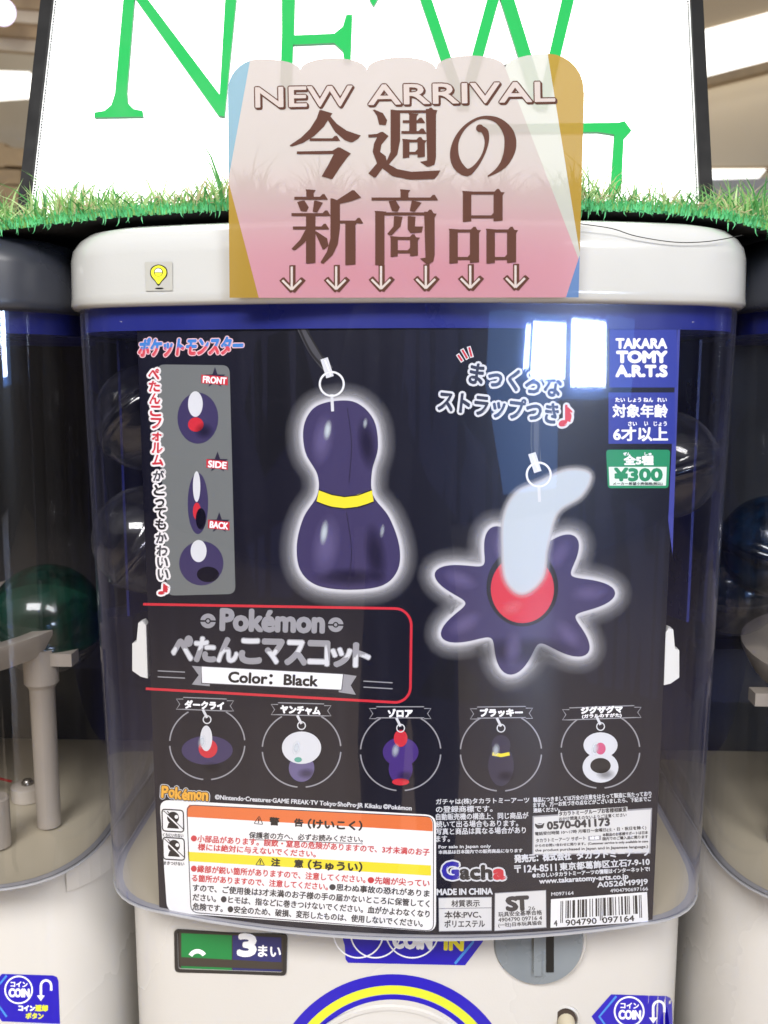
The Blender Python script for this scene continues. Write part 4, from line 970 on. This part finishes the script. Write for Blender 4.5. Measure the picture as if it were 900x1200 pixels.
def glyph(cv, box, prims, m_, layer):
    x0, y0, x1, y1 = box; T = lambda p: (x0 + (x1 - x0) * p[0] / 100, y0 + (y1 - y0) * p[1] / 100)
    for k, pr in enumerate(prims):
        t = pr[0]
        if t == 'h':
            _, a, b, y, w_ = pr[0], pr[1], pr[2], pr[3], (pr[4] if len(pr) > 4 else 4)
            P = [(a, y), (b - 8, y), (b - 4, y - 4), (b + 1, y + w_ * .9), (b, y + w_), (a, y + w_)]
        elif t == 'v':
            _, x, a, b, w_ = pr; P = [(x - w_ / 2 - 1, a), (x + w_ / 2 + 3, a + 1), (x + w_ / 2, a + 5), (x + w_ / 2, b), (x - w_ / 2, b + 1), (x - w_ / 2, a + 3)]
        else: P = pr[1]
        Q = [T(p) for p in P]
        for q_, ox in enumerate((-1.0, 0, 1.0)): cv.poly([(x + ox, y) for x, y in Q], m_, layer, k + q_ * .3)
BOX = lambda x0, x1, y0, y1, w_=9: [('v', x0 + w_ / 2, y0 - 1, y1 + 2, w_), ('v', x1 - w_ / 2, y0, y1 + 1, w_ + 1), ('h', x0, x1 - 1, y0, 4), ('h', x0 + w_, x1 - w_ + 4, y1 - 6, 4)]
ima = [('p', [(44, 0), (60, 5), (56, 11), (48, 24), (34, 38), (18, 48), (3, 53), (2, 51), (18, 40), (30, 28), (40, 12)]), ('p', [(52, 9), (56, 8), (66, 20), (80, 30), (100, 37), (96, 42), (88, 47), (80, 44), (66, 32)]), ('h', 30, 70, 41), ('p', [(12, 60), (62, 59), (70, 54), (86, 63), (80, 70), (70, 84), (60, 100), (47, 96), (56, 80), (64, 64), (12, 64)])]
shu = [('p', [(8, 3), (20, 8), (26, 18), (24, 25), (17, 24), (14, 12)]), ('p', [(2, 38), (14, 37), (20, 34), (28, 40), (18, 52), (16, 62), (24, 68), (26, 78), (40, 86), (60, 90), (100, 88), (97, 94), (92, 100), (60, 101), (36, 96), (20, 84), (10, 98), (2, 92), (14, 78), (8, 62), (10, 50), (14, 42), (2, 42)]),
       ('p', [(33, 3), (44, 5), (44, 46), (40, 66), (28, 80), (26, 78), (33, 62), (33, 40)]), ('h', 40, 92, 4), ('p', [(82, 2), (96, 4), (94, 10), (94, 70), (92, 80), (84, 83), (74, 76), (84, 74)]), ('h', 50, 78, 18), ('v', 63, 8, 36, 8), ('h', 48, 80, 33)] + BOX(50, 78, 45, 68, 7)
nop = spline([(47, 24, 9), (54, 30, 10), (56, 46, 6), (50, 66, 4.5), (38, 84, 7), (26, 91, 12), (13, 80, 15), (8, 62, 13), (12, 40, 8), (26, 20, 5), (48, 8, 4.5), (72, 12, 9), (88, 30, 16), (91, 52, 18), (84, 74, 13), (72, 88, 7), (58, 97, 2)], 6)
shin = [('v', 27, 0, 11, 8), ('h', 6, 50, 10), ('p', [(10, 17), (18, 15), (24, 24), (21, 30), (15, 29)]), ('p', [(34, 15), (44, 18), (36, 31), (32, 30)]), ('h', 2, 54, 32), ('h', 4, 52, 50), ('v', 28, 32, 99, 11), ('p', [(22, 54), (27, 60), (18, 72), (5, 82), (2, 80), (14, 68)]), ('p', [(34, 56), (50, 66), (52, 76), (46, 81), (41, 70)]),
        ('p', [(88, 1), (98, 11), (84, 16), (66, 20), (62, 17)]), ('p', [(57, 12), (68, 16), (68, 52), (65, 74), (58, 88), (45, 100), (43, 98), (52, 84), (57, 66)]), ('h', 66, 100, 42), ('v', 84, 43, 101, 12)]
sho = [('v', 50, 0, 13, 9), ('h', 3, 97, 11), ('p', [(28, 16), (36, 15), (42, 24), (39, 30), (33, 29)]), ('p', [(62, 15), (74, 18), (64, 30), (59, 29)]), ('v', 14, 29, 101, 11), ('h', 14, 92, 31), ('p', [(80, 30), (96, 33), (93, 38), (93, 88), (91, 97), (84, 101), (74, 93), (82, 92)]), ('p', [(36, 36), (46, 37), (43, 50), (30, 62), (26, 60), (35, 50)]), ('p', [(56, 36), (65, 37), (64, 50), (76, 50), (74, 58), (60, 59), (56, 54)])] + BOX(31, 68, 64, 88, 8)
hin = BOX(22, 78, 3, 41, 10) + BOX(2, 43, 54, 97, 10) + BOX(57, 98, 54, 97, 10)
c = Canvas(popmap, step=900)
for bx_, gl_ in (((339, 129, 422, 210), ima), ((431, 126, 515, 210), shu), ((341, 222, 424, 309), shin), ((434, 222, 514, 309), sho), ((526, 222, 605, 309), hin)):
    glyph(c, bx_, gl_, BRN, 3)
T = lambda p: (526 + 79 * p[0] / 100, 132 + 77 * p[1] / 100)
c.stroke([T(p) for p in nop], [p[2] * .78 for p in nop], BRN, 3); c.disc(*T((46, 24)), 4.5, BRN, 3.5)
c.build('brown_headline', pop)
c = Canvas(popmap, step=900)
INN = print_mat('pop_letter_inner', (200, 188, 182), .1, 0)
for t, x0, y0, x1, y1 in (('NEW', 300, 126, 413, 124), ('ARRIVAL', 432, 123, 650, 119)):
    c.text(t, x0 + 1.4, y0 + 1.4, x1 + 1.4, y1 + 1.4, 23, BRN, 2, bold=1.9, n=12); c.text(t, x0, y0, x1, y1, 23, BRN, 2.6, bold=1.9, n=12); c.text(t, x0, y0, x1, y1, 23, INN, 3.2, bold=.6)
c.build('outlined_heading', pop)
for i, x in enumerate((342, 394, 446.5, 499, 551, 604)):
    c = Canvas(popmap, step=900); y0, y1 = 312.5 - i * .3, 339.5 - i * .5
    for w_, ox, m_, ly in ((6.2, 1.3, BRN, 2), (5.6, 0, BRN, 2.6), (2.6, 0, INN, 3.2)):
        e = (w_ - 2.6) / 2
        c.stroke([(x + ox, y0 - e), (x + ox, y1 + e)], w_, m_, ly); c.stroke([(x - 11 + ox - e, y1 - 11 - e), (x + ox, y1 + e), ], w_, m_, ly + .15); c.stroke([(x + 11 + ox + e, y1 - 11 - e), (x + ox, y1 + e)], w_, m_, ly + .3)
    c.build('down_arrow', pop)
# ------------------------------------------------------------------ surroundings
FLOOR = M('floor_tile', (196, 176, 152), .35, noise=.05, nscale=1.2)
def slab(name, x0, x1, y0, y1, z0, z1, mat, kind='structure'):
    g = G(); g.box(x0, x1, y0, y1, z0, z1, mat); return g.build(name, None, kind=kind)
slab('floor', -8, 8, -9, 10, -.1, 0, FLOOR)
CEILM = M('ceiling_beige', (206, 192, 168), .8, noise=.03, nscale=1.5)
TRIM = M('trim_wood', (170, 146, 112), .6, noise=.18, nscale=9)
LAMP = M('skylight_panel', (255, 253, 246), .5, emit=1.6)
# plinth that carries the machines
g = G(); g.box(-.7, .7, .02, .42, .0, Z_BOT - .002, M('plinth_white', (190, 186, 178), .5)); tag(g.build('plinth'), 'low white plinth underneath the row of capsule machines', 'plinth')
# far interior: soffit wall with skylight slot on the right, panelled ceiling on the left
YW = 6.0
def wallpiece(name, P, mat, Y=YW, th=.12, kind='structure', label=None, cat=None):
    g = G(); q = [onY(x, y, Y) for x, y in P]; g.hexa(q, [p + Vector((0, th, 0)) for p in q], mat); return g.build(name, None, kind=kind, label=label, cat=cat)
g = G(); q = [onY(x, y, 6.4) for x, y in ((-500, -500), (1400, -500), (1400, 500), (-500, 500))]
g.hexa(q, [p + Vector((0, .1, 0)) for p in q], CEILM); g.build('rear_wall', None, kind='structure')
wallpiece('skylight', [(780, 47), (990, -9), (990, 48), (780, 102)], LAMP, YW - .02)
wallpiece('upper_beam', [(780, -60), (990, -60), (990, -9), (780, 47)], M('beam_beige', (186, 166, 136), .7), YW)
wallpiece('wood_trim', [(780, 102), (990, 48), (990, 60), (780, 112)], TRIM, YW - .06)
wallpiece('soffit_line', [(780, 196), (990, 193), (990, 196), (780, 199)], TRIM, YW)
wallpiece('light_strip', [(770, 198), (898, 198), (888, 210), (770, 212)], LAMP, YW - .02)
wallpiece('grey_bulkhead', [(770, 212), (990, 206), (990, 300), (770, 300)], M('bulkhead_grey', (168, 166, 168), .7), YW - .05)
for i in range(5):
    wallpiece('ceiling_plank', [(-70, -30 + i * 17), (60, -20 + i * 17), (60, -5 + i * 17), (-70, -15 + i * 17)], TRIM if i % 2 else CEILM, 4.5 + .03 * i, .05)
g = G(); q = onY(4, 15, 4.3); g.lathe([(.06, .0), (.06, .03), (.001, .04)], (q.x, q.y, q.z), M('spot_lamp', (235, 225, 255), .4, emit=2.5), 24, 'y'); tag(g.build('spot_lamp'), 'round white spot lamp under the plank ceiling at far left', 'lamp')
wallpiece('window_light', [(-80, 80), (34, 84), (36, 108), (-80, 116)], LAMP, 5.2)
cr = [(-30, 5, 165, 195), (-30, 24, 197, 215), (5, 30, 172, 194), (-30, 22, 216, 240)]
for i, (x0, x1, y0, y1) in enumerate(cr):
    o = wallpiece('wooden_crate', [(x0, y0), (x1, y0 + 2), (x1, y1 + 1), (x0, y1)], TRIM, 4.6, .3, None)
    tag(o, ['tan wooden crate on the far left shelf, upper left of its stack', 'tan wooden crate on the far left, second from the bottom', 'tan wooden crate on the far left, upper right of its stack', 'tan wooden crate on the far left, lowest of its stack'][i], 'crate', 'tan crates stacked behind the left machine')
    o['kind'] = 'thing'
# aisle behind the viewer: dark wall with tall glazed openings onto daylight
DW = M('dark_wall', (12, 14, 26), .7, noise=.08, nscale=2)
slab('back_wall', -8, 8, -7.2, -7.0, 0, 4.2, DW)
SW = M('added_side_wall', (52, 54, 70), .7, noise=.15, nscale=1.5)
slab('added_side_wall', -6.2, -6.0, -7.0, 4, 0, 3.0, SW); slab('added_side_wall', 6.0, 6.2, -7.0, 4, 0, 3.0, SW)  # unseen walls added to darken the reflections at the dome's sides
def mirror_point(px, py, Yp):
    """where the sight line goes after bouncing off the dome at this photo point"""
    m_ = prof_mapper(P0(.1765, -.0032, 0, .24)); p = m_(px, py, 0); q = m_(px + 2, py, 0)
    t = (q - p); nrm = Vector((t.y, -t.x, 0)).normalized(); d = ray(px, py).normalized()
    if nrm.dot(d) > 0: nrm = -nrm
    r = d - 2 * d.dot(nrm) * nrm; k = (Yp - p.y) / r.y
    return p + r * k
DAY = M('daylight_glass', (222, 236, 255), .3, emit=46.0); GLOW_PANEL = M('blue_glow_emitter', (92, 140, 214), .3, emit=3.4)
def seen_in_dome(name, a, b, y0, y1, Y, mat, th=.05):
    A = mirror_point(a, y0, Y); B = mirror_point(b, y1, Y)
    g = G(); x0, x1 = sorted((A.x, B.x)); z0, z1 = sorted((A.z, B.z)); g.box(x0, x1, Y - th, Y, max(z0, .02), z1, mat)
    g.build(name, None, kind='structure'); return x0, x1, z0, z1
for (a, b, y0, y1) in ((606, 620, 384, 436), (632, 661, 380, 446), (684, 716, 376, 454)):
    seen_in_dome('daylight_window', a, b, y0, y1, -6.86, DAY)
seen_in_dome('added_glow_panel', 558, 724, 366, 560, -6.93, GLOW_PANEL)  # glowing panel added to give the dome its soft blue glare
seen_in_dome('added_streak_panel', 722, 730, 372, 452, -6.9, GLOW_PANEL)  # glowing strip added for the narrow streak mirrored at the right
# low dark shelving added across the aisle to darken what the dome mirrors
SHM = M('added_shelf_dark', (30, 30, 38), .6)
def added_shelving(x0, x1, Y, h, label):
    e = empty('added_dark_shelf', ((x0 + x1) / 2, Y, 0), label, 'shelf', 'low dark shelves added across the aisle')
    g = G(); g.box(x0, x1, Y - .02, Y, 0, h, SHM); g.build('back_panel', e)
    for k in range(3):
        g = G(); z = .25 + k * (h - .3) / 2; g.box(x0 + .002, x1 - .002, Y + .002, Y + .35, z, z + .03, SHM); g.build('shelf_board', e)
added_shelving(-6, -.9, -5.0, 1.05, 'long low dark shelf added across the aisle to darken one side of the dome reflection')
added_shelving(2.6, 6, -5.0, 1.05, 'short low dark shelf added across the aisle to darken the dome reflection near the windows')
# the viewer holding a phone, mirrored dimly in the dome
pr_ = empty('person', (CAM.x, CAM.y - .42, 0), 'person in dark coat with hands darkened to dim their reflection, holding up a phone, mirrored dimly in the dome', 'person')
COAT = M('coat_navy', (24, 26, 36), .85); SKIN = M('skin', (206, 160, 134), .5); HAIR = M('hair_dark', (26, 20, 18), .6)
J = {}; E_ = []; cx_, cy_ = CAM.x, CAM.y - .42
def jn(n_, x, y, z, r, par=None):
    J[n_] = (len(J), (cx_ + x, cy_ + y, z), r)
    if par: E_.append((J[par][0], J[n_][0]))
jn('pelvis', 0, 0, .84, .15); jn('waist', 0, .01, 1.0, .13, 'pelvis'); jn('chest', 0, 0, 1.17, .155, 'waist'); jn('neck0', 0, 0, 1.30, .07, 'chest'); jn('neck', 0, .02, 1.36, .052, 'neck0'); jn('head', 0, .04, 1.45, .085, 'neck'); jn('crown', 0, .03, 1.53, .075, 'head')
for s_, n_ in ((-1, 'l'), (1, 'r')):
    jn(n_ + 'sh', s_ * .165, 0, 1.25, .06, 'chest'); jn(n_ + 'el', s_ * .23, .14, 1.03, .045, n_ + 'sh'); jn(n_ + 'wr', s_ * .075, .36, 1.15, .028, n_ + 'el')
    jn(n_ + 'pa', s_ * .062, .385, 1.185, .026, n_ + 'wr')
    for k in range(4):
        jn(n_ + 'f%d' % k, s_ * .052, .398, 1.172 + k * .019, .009, n_ + 'pa'); jn(n_ + 'g%d' % k, s_ * .044, .404, 1.170 + k * .02, .008, n_ + 'f%d' % k); jn(n_ + 'h%d' % k, s_ * .028, .4045, 1.168 + k * .021 , .007, n_ + 'g%d' % k)
    jn(n_ + 't0', s_ * .045, .378, 1.185, .010, n_ + 'pa'); jn(n_ + 't1', s_ * .026, .384, 1.20, .009, n_ + 't0')
    jn(n_ + 'hip', s_ * .09, 0, .78, .10, 'pelvis'); jn(n_ + 'kn', s_ * .10, .02, .45, .065, n_ + 'hip'); jn(n_ + 'an', s_ * .10, -.02, .09, .045, n_ + 'kn'); jn(n_ + 'toe', s_ * .12, .12, .035, .035, n_ + 'an')
me = bpy.data.meshes.new('body'); me.from_pydata([v[1] for v in J.values()], E_, []); ob = bpy.data.objects.new('body', me); COL.objects.link(ob)
md = ob.modifiers.new('Skin', 'SKIN')
if not me.skin_vertices: pass
sv = me.skin_vertices[0].data if me.skin_vertices else None
if sv is None:
    bm = bmesh.new(); bm.from_mesh(me); bm.verts.layers.skin.verify(); bm.to_mesh(me); bm.free(); sv = me.skin_vertices[0].data
for i, v in enumerate(J.values()): sv[i].radius = (v[2], v[2] * (.75 if v[2] > .1 else 1)); sv[i].use_root = (i == 0)
sb = ob.modifiers.new('Sub', 'SUBSURF'); sb.levels = 1; sb.render_levels = 1
bpy.context.view_layer.update()
me2 = bpy.data.meshes.new_from_object(ob.evaluated_get(bpy.context.evaluated_depsgraph_get())); bpy.data.objects.remove(ob)
for m_ in (COAT, SKIN, HAIR): me2.materials.append(m_)
for p in me2.polygons:
    c_ = p.center; lx, ly, lz = c_.x - cx_, c_.y - cy_, c_.z
    p.use_smooth = True
    p.material_index = 1 if (lz > 1.335 and abs(lx) < .12) else 0  # hands keep the dark coat colour so their reflection stays dim
ob = bpy.data.objects.new('body', me2); COL.objects.link(ob); ob.parent = pr_; ob.matrix_parent_inverse = parent_inv(pr_)
g = G(); g.lathe([(.02, .10), (.07, .085), (.098, .03), (.1, -.02), (.093, -.09), (.085, -.1)], (cx_, cy_ + .018, 1.50), HAIR, 24); g.build('hair', pr_, smooth=True)
for s_ in (-1, 1):
    g = G(); g.lathe([(.012, 0), (.008, .004), (.0005, .005)], (cx_ + s_ * .032, cy_ + .118, 1.462), M('eye_dark', (30, 24, 22), .2), 12, 'y')
    g.v = [(x, 2 * (cy_ + .118) - y, z) for x, y, z in g.v]; g.build('eye', pr_)
g = G(); g.box(CAM.x - .036, CAM.x + .036, CAM.y - .019, CAM.y - .011, EYE - .135, EYE + .012, M('phone_black', (18, 18, 20), .2)); tag(g.build('phone'), 'black phone held upright in both hands of the person', 'phone')
